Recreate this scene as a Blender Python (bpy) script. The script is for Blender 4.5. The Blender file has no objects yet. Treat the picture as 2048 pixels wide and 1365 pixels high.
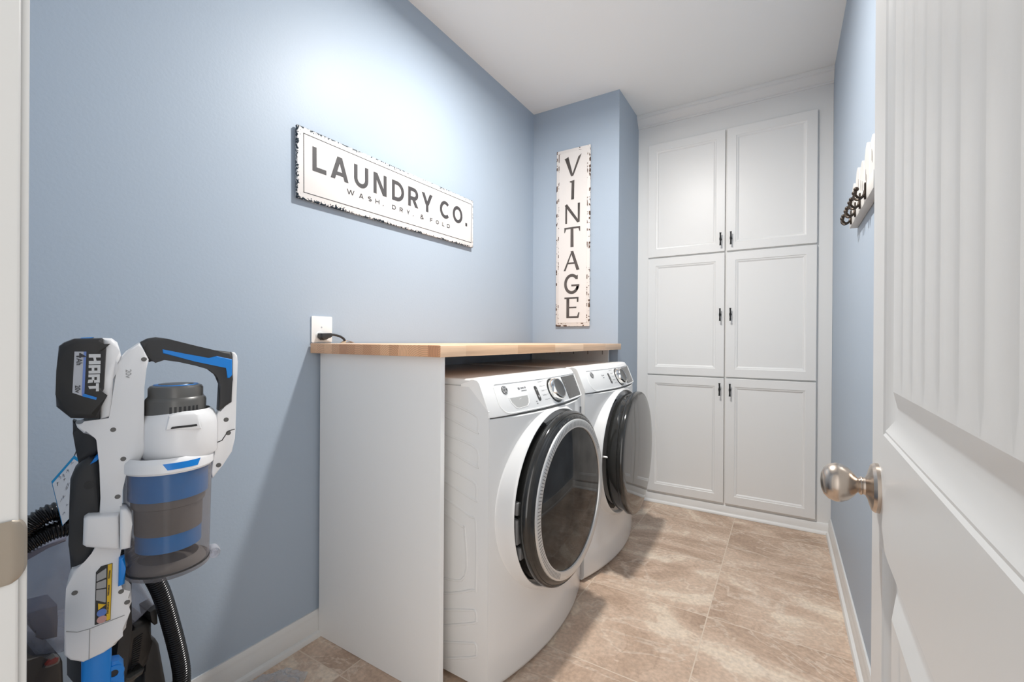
import bpy, bmesh, math, random
from mathutils import Vector, Matrix
random.seed(7)
PI = math.pi
SCN = bpy.context.scene
COL = SCN.collection

# ------------------------------------------------------------------ camera
cam_data = bpy.data.cameras.new('camera')
cam = bpy.data.objects.new('camera', cam_data)
COL.objects.link(cam)
cam_data.sensor_width = 36.0
cam_data.lens = 36.0 * 885.6 / 2048.0
cam_data.clip_start = 0.01
yaw, pit, rol = 0.5506, -0.0012, 0.0063
F = Vector((-math.sin(yaw), math.cos(yaw), 0)); R = Vector((math.cos(yaw), math.sin(yaw), 0)); U = Vector((0, 0, 1))
F2 = F*math.cos(pit) + U*math.sin(pit); U2 = U*math.cos(pit) - F*math.sin(pit)
R3 = R*math.cos(rol) + U2*math.sin(rol); U3 = U2*math.cos(rol) - R*math.sin(rol)
m = Matrix((R3, U3, -F2)).transposed().to_4x4()
m.translation = Vector((1.5254, -1.0085, 1.1344))
cam.matrix_world = m
SCN.camera = cam

# ------------------------------------------------------------------ world, exposure
w = bpy.data.worlds.new('hall_light'); SCN.world = w
w.use_nodes = True
bg = w.node_tree.nodes['Background']
bg.inputs['Color'].default_value = (1.0, 0.98, 0.955, 1)
# added gradient: hall light boosted from the right to brighten the end panel
wt = w.node_tree
tcw = wt.nodes.new('ShaderNodeTexCoord'); dt = wt.nodes.new('ShaderNodeVectorMath'); dt.operation = 'DOT_PRODUCT'
dt.inputs[1].default_value = (0.66, -0.745, 0.10); wt.links.new(tcw.outputs['Generated'], dt.inputs[0])
mx_ = wt.nodes.new('ShaderNodeMath'); mx_.operation = 'MAXIMUM'; mx_.inputs[1].default_value = 0.0; wt.links.new(dt.outputs['Value'], mx_.inputs[0])
pw_ = wt.nodes.new('ShaderNodeMath'); pw_.operation = 'POWER'; pw_.inputs[1].default_value = 3.0; wt.links.new(mx_.outputs[0], pw_.inputs[0])
ma_ = wt.nodes.new('ShaderNodeMath'); ma_.operation = 'MULTIPLY_ADD'; ma_.inputs[1].default_value = 2.6; ma_.inputs[2].default_value = 0.55; wt.links.new(pw_.outputs[0], ma_.inputs[0])
wt.links.new(ma_.outputs[0], bg.inputs['Strength'])
SCN.view_settings.view_transform = 'Standard'
SCN.view_settings.look = 'None'
SCN.view_settings.exposure = 0.18
SCN.view_settings.gamma = 1.0
SCN.view_settings.use_curve_mapping = False
SCN.cycles.max_bounces = 12
SCN.cycles.diffuse_bounces = 8
SCN.cycles.transparent_max_bounces = 16

# lamp of the ceiling fixture
LX, LY = 0.86, 0.57
ld = bpy.data.lights.new('ceiling_lamp', 'AREA'); ld.shape = 'DISK'; ld.size = 0.13
ld.energy = 37.0; ld.spread = math.radians(179); ld.color = (1.0, 0.975, 0.935)
lamp = bpy.data.objects.new('ceiling_lamp', ld); COL.objects.link(lamp)
lamp.location = (LX, LY, 2.662)

# ------------------------------------------------------------------ materials
def newmat(name):
    mt = bpy.data.materials.new(name); mt.use_nodes = True
    nt = mt.node_tree; b = nt.nodes['Principled BSDF']
    return mt, nt, b

def pm(name, col, rough=0.5, metal=0.0, spec=0.5, coat=0.0, bump=None, mott=0.0, ior=None):
    mt, nt, b = newmat(name)
    b.inputs['Base Color'].default_value = (*col, 1)
    b.inputs['Roughness'].default_value = rough
    b.inputs['Metallic'].default_value = metal
    b.inputs['Specular IOR Level'].default_value = spec
    if ior: b.inputs['IOR'].default_value = ior
    if coat:
        b.inputs['Coat Weight'].default_value = coat; b.inputs['Coat Roughness'].default_value = 0.05
    tc = nt.nodes.new('ShaderNodeTexCoord')
    if mott:
        n = nt.nodes.new('ShaderNodeTexNoise'); n.inputs['Scale'].default_value = 9
        nt.links.new(tc.outputs['Object'], n.inputs['Vector'])
        r = nt.nodes.new('ShaderNodeValToRGB')
        r.color_ramp.elements[0].color = (*[c*(1-mott) for c in col], 1); r.color_ramp.elements[1].color = (*[min(1, c*(1+mott)) for c in col], 1)
        r.color_ramp.elements[0].position = 0.35; r.color_ramp.elements[1].position = 0.65
        nt.links.new(n.outputs['Fac'], r.inputs['Fac']); nt.links.new(r.outputs['Color'], b.inputs['Base Color'])
    if bump:
        sc, st, di = bump
        n = nt.nodes.new('ShaderNodeTexNoise'); n.inputs['Scale'].default_value = sc; n.inputs['Detail'].default_value = 3
        nt.links.new(tc.outputs['Object'], n.inputs['Vector'])
        bp = nt.nodes.new('ShaderNodeBump'); bp.inputs['Strength'].default_value = st; bp.inputs['Distance'].default_value = di
        nt.links.new(n.outputs['Fac'], bp.inputs['Height']); nt.links.new(bp.outputs['Normal'], b.inputs['Normal'])
    return mt

def math_node(nt, op, a=None, b=None, c=None):
    n = nt.nodes.new('ShaderNodeMath'); n.operation = op
    for i, v in enumerate((a, b, c)):
        if v is None: continue
        if isinstance(v, (int, float)): n.inputs[i].default_value = v
        else: nt.links.new(v, n.inputs[i])
    return n.outputs[0]

M = {}
M['wall'] = pm('blue_wall_paint', (0.395, 0.465, 0.55), 0.46, spec=0.25, bump=(110, 0.16, 0.002))
M['ceiling'] = pm('ceiling_paint', (0.88, 0.88, 0.865), 0.9, spec=0.2, bump=(200, 0.05, 0.001))
M['trim'] = pm('trim_paint_shaded', (0.57, 0.57, 0.56), 0.35, bump=(60, 0.03, 0.001))  # white trim paint, darkened to imitate the dimmer light on the jamb
M['base'] = pm('trim_paint_lit', (0.72, 0.715, 0.70), 0.38, bump=(60, 0.03, 0.001))  # same paint as the trim, lighter to imitate better-lit baseboards
M['cab'] = pm('cabinet_paint', (0.79, 0.785, 0.77), 0.38, bump=(90, 0.04, 0.001))
M['door'] = pm('door_paint', (0.73, 0.725, 0.71), 0.33, bump=(70, 0.03, 0.001))
M['laminate'] = pm('white_laminate', (0.88, 0.87, 0.85), 0.42, bump=(150, 0.02, 0.001))
M['laminate_edge'] = pm('laminate_edge_band', (0.88, 0.88, 0.87), 0.4)
M['appl'] = pm('appliance_enamel', (0.77, 0.77, 0.765), 0.22, coat=0.3)
M['appl_plastic'] = pm('appliance_plastic', (0.93, 0.93, 0.92), 0.3)
M['seam'] = pm('dark_seam', (0.10, 0.10, 0.10), 0.6)  # dark strip in the joint between front panel and console
M['blackgloss'] = pm('black_gloss_plastic', (0.022, 0.022, 0.021), 0.10, spec=0.6)
M['blackmatte'] = pm('black_matte_plastic', (0.018, 0.018, 0.019), 0.5)
M['chrome'] = pm('chrome', (0.78, 0.77, 0.75), 0.12, 1.0)
M['silver'] = pm('silver_trim', (0.70, 0.70, 0.69), 0.34, 0.55)
M['darkglass'] = pm('smoked_display_glass', (0.035, 0.034, 0.033), 0.06, ior=1.75)
M['grey'] = pm('grey_plastic', (0.22, 0.22, 0.225), 0.4)
M['midgrey'] = pm('mid_grey_print', (0.36, 0.36, 0.36), 0.5)
M['dialface'] = pm('dial_face', (0.07, 0.07, 0.07), 0.3)
M['ink'] = pm('sign_ink', (0.055, 0.052, 0.055), 0.6)
M['bronze'] = pm('dark_bronze', (0.06, 0.045, 0.035), 0.4, 0.7, mott=0.25)
M['blackmetal'] = pm('black_metal', (0.012, 0.012, 0.012), 0.35, 0.3)
M['plate'] = pm('outlet_plastic', (0.86, 0.86, 0.85), 0.3)
M['cordblack'] = pm('black_cord_rubber', (0.02, 0.02, 0.022), 0.45)
M['tan'] = pm('tan_paper', (0.62, 0.45, 0.31), 0.8)
M['vacwhite'] = pm('vacuum_white_plastic', (0.82, 0.82, 0.83), 0.28)
M['vacblue'] = pm('vacuum_blue_plastic', (0.001, 0.22, 0.70), 0.35)
M['vacgrey'] = pm('vacuum_dark_grey_plastic', (0.115, 0.112, 0.107), 0.35, 0.2)
M['grip'] = pm('soft_black_grip', (0.030, 0.030, 0.032), 0.55)
M['batblack'] = pm('battery_black_plastic', (0.022, 0.020, 0.019), 0.42)
M['label'] = pm('grey_white_label', (0.55, 0.56, 0.60), 0.4)
M['labelblue'] = pm('pale_blue_stripe', (0.16, 0.26, 0.62), 0.4)
M['printwhite'] = pm('white_print', (0.70, 0.70, 0.70), 0.45)
M['yellow'] = pm('warning_yellow', (0.75, 0.47, 0.01), 0.45)
M['cyan'] = pm('tag_blue_border', (0.01, 0.27, 0.58), 0.6)
M['paper'] = pm('tag_paper', (0.62, 0.67, 0.74), 0.8)
M['pen'] = pm('tag_pencil', (0.22, 0.23, 0.28), 0.8)
M['redlens'] = pm('red_badge', (0.13, 0.022, 0.018), 0.4)
M['dust'] = pm('grey_filter_mesh', (0.17, 0.15, 0.135), 0.7)
M['dimblue'] = pm('filter_blue', (0.002, 0.20, 0.58), 0.4)
M['drum'] = pm('drum_steel', (0.25, 0.25, 0.25), 0.3, 0.8)
M['white_wood'] = pm('worn_white_wood', (0.66, 0.64, 0.61), 0.6, mott=0.06)
M['woodgrey'] = pm('bare_wood_streak', (0.30, 0.27, 0.25), 0.7)

# brushed nickel
mt, nt, b = newmat('satin_nickel'); M['nickel'] = mt
b.inputs['Base Color'].default_value = (0.56, 0.485, 0.42, 1); b.inputs['Metallic'].default_value = 1; b.inputs['Roughness'].default_value = 0.26
mt, nt, b = newmat('strike_nickel'); M['strike'] = mt
b.inputs['Base Color'].default_value = (0.40, 0.35, 0.29, 1); b.inputs['Metallic'].default_value = 0.75; b.inputs['Roughness'].default_value = 0.42

# lens of the ceiling lamp
mt, nt, b = newmat('lit_lens'); M['lens'] = mt
b.inputs['Emission Color'].default_value = (1, 0.955, 0.9, 1); b.inputs['Emission Strength'].default_value = 12

def clearmat(name, tint, body, fac, rough=0.06):
    mt = bpy.data.materials.new(name); mt.use_nodes = True; nt = mt.node_tree
    for n in list(nt.nodes): nt.nodes.remove(n)
    out = nt.nodes.new('ShaderNodeOutputMaterial')
    tr = nt.nodes.new('ShaderNodeBsdfTransparent'); tr.inputs['Color'].default_value = (*tint, 1)
    pb = nt.nodes.new('ShaderNodeBsdfPrincipled'); pb.inputs['Base Color'].default_value = (*body, 1); pb.inputs['Roughness'].default_value = rough
    tc = nt.nodes.new('ShaderNodeTexCoord'); nz = nt.nodes.new('ShaderNodeTexNoise'); nz.inputs['Scale'].default_value = 14; nz.inputs['Detail'].default_value = 5
    nt.links.new(tc.outputs['Object'], nz.inputs['Vector'])
    ly = nt.nodes.new('ShaderNodeLayerWeight'); ly.inputs['Blend'].default_value = 0.35
    a = math_node(nt, 'MULTIPLY', ly.outputs['Facing'], 0.55)
    c = math_node(nt, 'MULTIPLY', nz.outputs['Fac'], fac*2)
    f = math_node(nt, 'ADD', a, c); f2 = math_node(nt, 'MINIMUM', f, 1.0)
    mx = nt.nodes.new('ShaderNodeMixShader')
    nt.links.new(f2, mx.inputs[0]); nt.links.new(tr.outputs[0], mx.inputs[1]); nt.links.new(pb.outputs[0], mx.inputs[2])
    nt.links.new(mx.outputs[0], out.inputs[0])
    return mt
M['smoke'] = clearmat('smoked_clear_plastic', (0.80, 0.79, 0.79), (0.36, 0.33, 0.335), 0.12)
M['tank'] = clearmat('clear_tank_plastic', (0.84, 0.86, 0.90), (0.36, 0.37, 0.43), 0.22)
M['bag'] = clearmat('clear_plastic_film', (0.90, 0.92, 0.95), (0.62, 0.64, 0.67), 0.14, 0.12)
M['clear'] = clearmat('clear_hinge_plastic', (0.9, 0.9, 0.93), (0.6, 0.6, 0.62), 0.15)
M['glass'] = clearmat('washer_door_glass', (0.20, 0.20, 0.20), (0.022, 0.022, 0.022), 0.35, 0.03)
for n in M['glass'].node_tree.nodes:
    if n.type == 'BSDF_PRINCIPLED': n.inputs['IOR'].default_value = 1.7

# floor tile
mt, nt, b = newmat('travertine_floor_tile'); M['tile'] = mt
tc = nt.nodes.new('ShaderNodeTexCoord'); sp = nt.nodes.new('ShaderNodeSeparateXYZ'); nt.links.new(tc.outputs['Object'], sp.inputs[0])
TS = 0.504
tx = math_node(nt, 'DIVIDE', math_node(nt, 'SUBTRACT', sp.outputs['X'], 0.759), TS)
ty = math_node(nt, 'DIVIDE', math_node(nt, 'SUBTRACT', sp.outputs['Y'], -0.037), TS)
ix = math_node(nt, 'FLOOR', tx); iy = math_node(nt, 'FLOOR', ty)
fx = math_node(nt, 'FRACT', tx); fy = math_node(nt, 'FRACT', ty)
ex = math_node(nt, 'MINIMUM', fx, math_node(nt, 'SUBTRACT', 1.0, fx)); ey = math_node(nt, 'MINIMUM', fy, math_node(nt, 'SUBTRACT', 1.0, fy))
edge = math_node(nt, 'MINIMUM', ex, ey)
grout = math_node(nt, 'LESS_THAN', edge, 0.0042)
cmb = nt.nodes.new('ShaderNodeCombineXYZ'); nt.links.new(ix, cmb.inputs[0]); nt.links.new(iy, cmb.inputs[1])
wn = nt.nodes.new('ShaderNodeTexWhiteNoise'); wn.noise_dimensions = '2D'; nt.links.new(cmb.outputs[0], wn.inputs['Vector'])
vm = nt.nodes.new('ShaderNodeVectorMath'); vm.operation = 'SCALE'; vm.inputs['Scale'].default_value = 7.0; nt.links.new(wn.outputs['Color'], vm.inputs[0])
va = nt.nodes.new('ShaderNodeVectorMath'); va.operation = 'ADD'; nt.links.new(tc.outputs['Object'], va.inputs[0]); nt.links.new(vm.outputs[0], va.inputs[1])
mp = nt.nodes.new('ShaderNodeMapping'); mp.inputs['Rotation'].default_value = (0, 0, 0.75); mp.inputs['Scale'].default_value = (1.0, 1.55, 1.0)
nt.links.new(va.outputs[0], mp.inputs['Vector'])
def noise(vec, scale, detail, dist, rough=0.5):
    n = nt.nodes.new('ShaderNodeTexNoise'); n.inputs['Scale'].default_value = scale; n.inputs['Detail'].default_value = detail
    n.inputs['Distortion'].default_value = dist; n.inputs['Roughness'].default_value = rough; nt.links.new(vec, n.inputs['Vector']); return n.outputs['Fac']
n1 = noise(mp.outputs[0], 1.55, 9, 1.3, 0.58)
n2 = noise(mp.outputs[0], 1.1, 5, 2.6, 0.60)
n3 = noise(va.outputs[0], 75, 3, 0.0)
n4 = noise(va.outputs[0], 7.0, 7, 0.8, 0.7)
mixn = math_node(nt, 'ADD', math_node(nt, 'MULTIPLY', n1, 0.80), math_node(nt, 'MULTIPLY', n4, 0.20))
cr = nt.nodes.new('ShaderNodeValToRGB'); el = cr.color_ramp.elements
el[0].position = 0.32; el[0].color = (0.37, 0.25, 0.175, 1); el[1].position = 0.70; el[1].color = (0.80, 0.675, 0.545, 1)
for po, c_ in ((0.42, (0.475, 0.335, 0.243)), (0.475, (0.565, 0.410, 0.305)), (0.53, (0.61, 0.455, 0.345)), (0.565, (0.64, 0.490, 0.375)), (0.585, (0.735, 0.60, 0.47))):
    e = el.new(po); e.color = (*c_, 1)
nt.links.new(mixn, cr.inputs['Fac'])
vein = math_node(nt, 'ABSOLUTE', math_node(nt, 'SUBTRACT', n2, 0.5))
vr = nt.nodes.new('ShaderNodeMapRange'); vr.inputs['From Min'].default_value = 0.0; vr.inputs['From Max'].default_value = 0.022; vr.inputs['To Min'].default_value = 0.55; vr.inputs['To Max'].default_value = 0
nt.links.new(vein, vr.inputs['Value'])
m1 = nt.nodes.new('ShaderNodeMix'); m1.data_type = 'RGBA'; m1.inputs['B'].default_value = (0.76, 0.645, 0.53, 1)
nt.links.new(vr.outputs[0], m1.inputs['Factor']); nt.links.new(cr.outputs[0], m1.inputs['A'])
vein2 = math_node(nt, 'ABSOLUTE', math_node(nt, 'SUBTRACT', n1, 0.46))
vr2 = nt.nodes.new('ShaderNodeMapRange'); vr2.inputs['From Min'].default_value = 0.0; vr2.inputs['From Max'].default_value = 0.010; vr2.inputs['To Min'].default_value = 0.38; vr2.inputs['To Max'].default_value = 0
nt.links.new(vein2, vr2.inputs['Value'])
m2 = nt.nodes.new('ShaderNodeMix'); m2.data_type = 'RGBA'; m2.inputs['B'].default_value = (0.38, 0.265, 0.19, 1)
nt.links.new(vr2.outputs[0], m2.inputs['Factor']); nt.links.new(m1.outputs['Result'], m2.inputs['A'])
spk = nt.nodes.new('ShaderNodeMapRange'); spk.inputs['From Min'].default_value = 0.3; spk.inputs['From Max'].default_value = 0.7; spk.inputs['To Min'].default_value = 0.86; spk.inputs['To Max'].default_value = 1.12
nt.links.new(n3, spk.inputs['Value'])
m3 = nt.nodes.new('ShaderNodeVectorMath'); m3.operation = 'SCALE'; nt.links.new(m2.outputs['Result'], m3.inputs[0]); nt.links.new(spk.outputs[0], m3.inputs['Scale'])
m4 = nt.nodes.new('ShaderNodeMix'); m4.data_type = 'RGBA'; m4.inputs['B'].default_value = (0.68, 0.56, 0.445, 1)
nt.links.new(grout, m4.inputs['Factor']); nt.links.new(m3.outputs[0], m4.inputs['A'])
nt.links.new(m4.outputs['Result'], b.inputs['Base Color']); b.inputs['Roughness'].default_value = 0.5
bp = nt.nodes.new('ShaderNodeBump'); bp.inputs['Strength'].default_value = 0.25; bp.inputs['Distance'].default_value = 0.002
hh = math_node(nt, 'SUBTRACT', math_node(nt, 'MULTIPLY', n3, 0.2), grout); nt.links.new(hh, bp.inputs['Height']); nt.links.new(bp.outputs[0], b.inputs['Normal'])

# butcher block: long staves on top and front, growth rings on the sawn end
def butcher(name, end):
    mt, nt, b = newmat(name)
    tc = nt.nodes.new('ShaderNodeTexCoord'); sp = nt.nodes.new('ShaderNodeSeparateXYZ'); nt.links.new(tc.outputs['Object'], sp.inputs[0])
    SW = 0.042
    xs = math_node(nt, 'DIVIDE', sp.outputs['X'], SW); ix = math_node(nt, 'FLOOR', xs)
    w1 = nt.nodes.new('ShaderNodeTexWhiteNoise'); w1.noise_dimensions = '1D'; nt.links.new(ix, w1.inputs['W'])
    if not end:
        ys = math_node(nt, 'DIVIDE', math_node(nt, 'ADD', sp.outputs['Y'], math_node(nt, 'MULTIPLY', w1.outputs['Value'], 0.9)), 0.33)
        iy = math_node(nt, 'FLOOR', ys)
    else:
        iy = math_node(nt, 'FLOOR', math_node(nt, 'MULTIPLY', ix, 1.0))
    cb = nt.nodes.new('ShaderNodeCombineXYZ'); nt.links.new(ix, cb.inputs[0]); nt.links.new(iy, cb.inputs[1])
    w2 = nt.nodes.new('ShaderNodeTexWhiteNoise'); w2.noise_dimensions = '2D'; nt.links.new(cb.outputs[0], w2.inputs['Vector'])
    rr = nt.nodes.new('ShaderNodeValToRGB'); e = rr.color_ramp.elements
    if not end:
        e[0].color = (0.70, 0.43, 0.25, 1); e[1].color = (0.88, 0.62, 0.42, 1)
    else:
        e[0].color = (0.58, 0.29, 0.155, 1); e[1].color = (0.84, 0.50, 0.29, 1)
    nt.links.new(w2.outputs['Value'], rr.inputs['Fac'])
    if not end:
        mp = nt.nodes.new('ShaderNodeMapping'); mp.inputs['Scale'].default_value = (60, 2.2, 60); nt.links.new(tc.outputs['Object'], mp.inputs[0])
        va = nt.nodes.new('ShaderNodeVectorMath'); va.operation = 'MULTIPLY_ADD'; va.inputs[1].default_value = (9, 9, 9)
        nt.links.new(w2.outputs['Color'], va.inputs[0]); nt.links.new(mp.outputs[0], va.inputs[2])
        n = nt.nodes.new('ShaderNodeTexNoise'); n.inputs['Scale'].default_value = 1.0; n.inputs['Detail'].default_value = 4; nt.links.new(va.outputs[0], n.inputs['Vector'])
        fac = n.outputs['Fac']
    else:
        sw = nt.nodes.new('ShaderNodeSeparateXYZ'); nt.links.new(w2.outputs['Color'], sw.inputs[0])
        cx = math_node(nt, 'ADD', math_node(nt, 'FRACT', xs), math_node(nt, 'MULTIPLY_ADD', sw.outputs[0], -3.0, 1.0))
        cz = math_node(nt, 'ADD', math_node(nt, 'DIVIDE', sp.outputs['Z'], SW), math_node(nt, 'MULTIPLY_ADD', sw.outputs[1], 3.4, -2.2))
        rad = math_node(nt, 'SQRT', math_node(nt, 'ADD', math_node(nt, 'MULTIPLY', cx, cx), math_node(nt, 'MULTIPLY', cz, cz)))
        fac = math_node(nt, 'MULTIPLY_ADD', math_node(nt, 'SINE', math_node(nt, 'MULTIPLY', rad, 42.0)), 0.5, 0.5)
    mr = nt.nodes.new('ShaderNodeMapRange'); mr.inputs['To Min'].default_value = 0.83; mr.inputs['To Max'].default_value = 1.14
    if not end: mr.inputs['From Min'].default_value = 0.3; mr.inputs['From Max'].default_value = 0.7
    nt.links.new(fac, mr.inputs['Value'])
    sc = nt.nodes.new('ShaderNodeVectorMath'); sc.operation = 'SCALE'; nt.links.new(rr.outputs[0], sc.inputs[0]); nt.links.new(mr.outputs[0], sc.inputs['Scale'])
    nt.links.new(sc.outputs[0], b.inputs['Base Color']); b.inputs['Roughness'].default_value = 0.42
    return mt
M['butcher'] = butcher('butcher_block_staves', False)
M['endgrain'] = butcher('butcher_block_end_grain', True)

# enamel sign with chipped dark rim
def chipped(name, base, chip, W, H, mode):
    mt, nt, b = newmat(name)
    tc = nt.nodes.new('ShaderNodeTexCoord'); sp = nt.nodes.new('ShaderNodeSeparateXYZ'); nt.links.new(tc.outputs['Object'], sp.inputs[0])
    dx = math_node(nt, 'MINIMUM', sp.outputs['X'], math_node(nt, 'SUBTRACT', W, sp.outputs['X']))
    dz = math_node(nt, 'MINIMUM', sp.outputs['Z'], math_node(nt, 'SUBTRACT', H, sp.outputs['Z']))
    d = math_node(nt, 'MINIMUM', dx, dz)
    n = nt.nodes.new('ShaderNodeTexNoise'); n.inputs['Scale'].default_value = 120 if mode == 0 else 42; n.inputs['Detail'].default_value = 4
    nt.links.new(tc.outputs['Object'], n.inputs['Vector'])
    n5 = nt.nodes.new('ShaderNodeTexNoise'); n5.inputs['Scale'].default_value = 9; nt.links.new(tc.outputs['Object'], n5.inputs['Vector'])
    if mode == 0:
        th = math_node(nt, 'MULTIPLY', math_node(nt, 'SUBTRACT', math_node(nt, 'ADD', n.outputs['Fac'], math_node(nt, 'MULTIPLY', n5.outputs['Fac'], 0.5)), 0.71), 0.055)
        mask = math_node(nt, 'LESS_THAN', d, th)
    else:
        near = math_node(nt, 'LESS_THAN', math_node(nt, 'ABSOLUTE', math_node(nt, 'SUBTRACT', d, 0.004)), 0.005)
        line = math_node(nt, 'LESS_THAN', math_node(nt, 'ABSOLUTE', math_node(nt, 'SUBTRACT', d, 0.019)), 0.003)
        near = math_node(nt, 'MAXIMUM', near, line)
        mask = math_node(nt, 'MULTIPLY', near, math_node(nt, 'GREATER_THAN', n.outputs['Fac'], 0.56))
    mx = nt.nodes.new('ShaderNodeMix'); mx.data_type = 'RGBA'; mx.inputs['A'].default_value = (*base, 1); mx.inputs['B'].default_value = (*chip, 1)
    nt.links.new(mask, mx.inputs['Factor']); nt.links.new(mx.outputs['Result'], b.inputs['Base Color'])
    b.inputs['Roughness'].default_value = 0.5; b.inputs['Specular IOR Level'].default_value = 0.2
    return mt

# corrugated hose
mt, nt, b = newmat('black_corrugated_hose'); M['hose'] = mt
b.inputs['Base Color'].default_value = (0.014, 0.014, 0.015, 1); b.inputs['Roughness'].default_value = 0.2

# ------------------------------------------------------------------ mesh helpers
class MB:
    def __init__(s): s.bm = bmesh.new()
    def face(s, pts):
        vs = [s.bm.verts.new(p) for p in pts]
        try: return s.bm.faces.new(vs)
        except ValueError: return None
    def box(s, x0, x1, y0, y1, z0, z1, bev=0.0, seg=2):
        n0 = len(s.bm.verts)
        v = [s.bm.verts.new((x, y, z)) for x in (x0, x1) for y in (y0, y1) for z in (z0, z1)]
        fs = [s.bm.faces.new([v[i] for i in q]) for q in ((0,1,3,2),(4,6,7,5),(0,4,5,1),(2,3,7,6),(0,2,6,4),(1,5,7,3))]
        if bev:
            es = list({e for f in fs for e in f.edges})
            bmesh.ops.bevel(s.bm, geom=es, offset=bev, segments=seg, profile=0.5, affect='EDGES', clamp_overlap=True)
        return s
    def prism(s, poly, y0, y1, bev=0.0, seg=3, axis='y', bevall=False):
        # poly in (x, z); extruded along y (or in (y, z) along x; or (x, y) along z)
        def P(p, d):
            if axis == 'y': return (p[0], d, p[1])
            if axis == 'x': return (d, p[0], p[1])
            return (p[0], p[1], d)
        a = [s.bm.verts.new(P(p, y0)) for p in poly]; c = [s.bm.verts.new(P(p, y1)) for p in poly]
        n = len(poly)
        f0 = s.bm.faces.new(a); f1 = s.bm.faces.new(list(reversed(c)))
        fs = [f0, f1]
        for i in range(n): fs.append(s.bm.faces.new((a[i], c[i], c[(i+1) % n], a[(i+1) % n])))
        if bev:
            es = set(f0.edges) | set(f1.edges)
            if bevall: es = {e for f in fs for e in f.edges}
            bmesh.ops.bevel(s.bm, geom=list(es), offset=bev, segments=seg, profile=0.5, affect='EDGES', clamp_overlap=True)
        return s
    def grid(s, rows, closed_u=False, closed_v=False, cap=False):
        vr = [[s.bm.verts.new(p) for p in r] for r in rows]
        nu, nv = len(vr), len(vr[0])
        for i in range(nu - (0 if closed_u else 1)):
            for j in range(nv - (0 if closed_v else 1)):
                q = (vr[i][j], vr[(i+1) % nu][j], vr[(i+1) % nu][(j+1) % nv], vr[i][(j+1) % nv])
                try: s.bm.faces.new(q)
                except ValueError: pass
        if cap:
            for r in (vr[0], vr[-1]):
                try: s.bm.faces.new(r)
                except ValueError: pass
        return s
    def lathe(s, prof, c=(0,0,0), axis='z', n=48, cap=True, a0=0.0, a1=2*PI):
        # prof: list of (radius, height)
        full = abs(a1 - a0 - 2*PI) < 1e-6
        rows = []
        k = n if full else n + 1
        for i in range(k):
            t = a0 + (a1-a0)*i/n; ct, st = math.cos(t), math.sin(t); r = []
            for rad, h in prof:
                rad = max(rad, 1e-5)
                if axis == 'z': r.append((c[0]+rad*ct, c[1]+rad*st, c[2]+h))
                elif axis == 'x': r.append((c[0]+h, c[1]+rad*ct, c[2]+rad*st))
                else: r.append((c[0]+rad*ct, c[1]+h, c[2]+rad*st))
            rows.append(r)
        s.grid(rows, closed_u=full)
        return s
    def tube(s, pts, rad, n=10, cap=True, rfun=None, closed=False):
        pts = [Vector(p) for p in pts]; rows = []
        up = Vector((0, 0, 1)); prev = None
        N = len(pts)
        for i, p in enumerate(pts):
            if closed: t = pts[(i+1) % N] - pts[i-1]
            else: t = pts[min(i+1, N-1)] - pts[max(i-1, 0)]
            t.normalize()
            if prev is None:
                a = up if abs(t.dot(up)) < 0.9 else Vector((1, 0, 0))
                nn = (a - t*a.dot(t)).normalized()
            else: nn = (prev - t*prev.dot(t)).normalized()
            prev = nn; bb = t.cross(nn)
            r = rad if rfun is None else rfun(i)
            rows.append([p + nn*(r*math.cos(2*PI*k/n)) + bb*(r*math.sin(2*PI*k/n)) for k in range(n)])
        s.grid(rows, closed_u=closed, closed_v=True, cap=cap and not closed)
        return s
    def sphere(s, c, r, n=12):
        prof = [(r*math.sin(PI*i/n), -r*math.cos(PI*i/n)) for i in range(n+1)]
        return s.lathe(prof, c, 'z', n*2)
    def xf(s, mat):
        bmesh.ops.transform(s.bm, matrix=mat, verts=s.bm.verts); return s
    def build(s, name, mat, parent=None, smooth=True, angle=35, weld=True, recalc=True):
        if weld: bmesh.ops.remove_doubles(s.bm, verts=s.bm.verts, dist=1e-6)
        if recalc: bmesh.ops.recalc_face_normals(s.bm, faces=s.bm.faces)
        me = bpy.data.meshes.new(name); s.bm.to_mesh(me); s.bm.free()
        for mm in (mat if isinstance(mat, (list, tuple)) else [mat]): me.materials.append(mm)
        if smooth:
            me.polygons.foreach_set('use_smooth', [True]*len(me.polygons))
            me.set_sharp_from_angle(angle=math.radians(angle))
        o = bpy.data.objects.new(name, me); COL.objects.link(o)
        if parent: o.parent = parent
        return o

def tag(o, label=None, cat=None, group=None, kind=None):
    if label: o['label'] = label
    if cat: o['category'] = cat
    if group: o['group'] = group
    if kind: o['kind'] = kind
    return o
def thing(name, label, cat, loc=(0,0,0), rz=0.0, group=None, kind=None):
    o = bpy.data.objects.new(name, None); COL.objects.link(o); o.empty_display_size = 0.05
    o.location = loc; o.rotation_euler = (0, 0, rz)
    return tag(o, label, cat, group, kind)
def struct(name, mb, mat, parent=None, **k):
    o = mb.build(name, mat, parent, **k)
    if not parent: o['kind'] = 'structure'
    return o
def arc(cx, cz, rx, rz, a0, a1, n=16):
    return [(cx+rx*math.cos(math.radians(a0+(a1-a0)*i/n)), cz+rz*math.sin(math.radians(a0+(a1-a0)*i/n))) for i in range(n+1)]
def spline(pts, k=8):
    P = [Vector(p) for p in pts]; out = []
    for i in range(len(P)-1):
        p0 = P[max(i-1, 0)]; p1 = P[i]; p2 = P[i+1]; p3 = P[min(i+2, len(P)-1)]
        for j in range(k):
            t = j/k
            out.append(0.5*((2*p1) + (p2-p0)*t + (2*p0-5*p1+4*p2-p3)*t*t + (3*p1-p0-3*p2+p3)*t**3))
    out.append(P[-1]); return out
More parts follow.
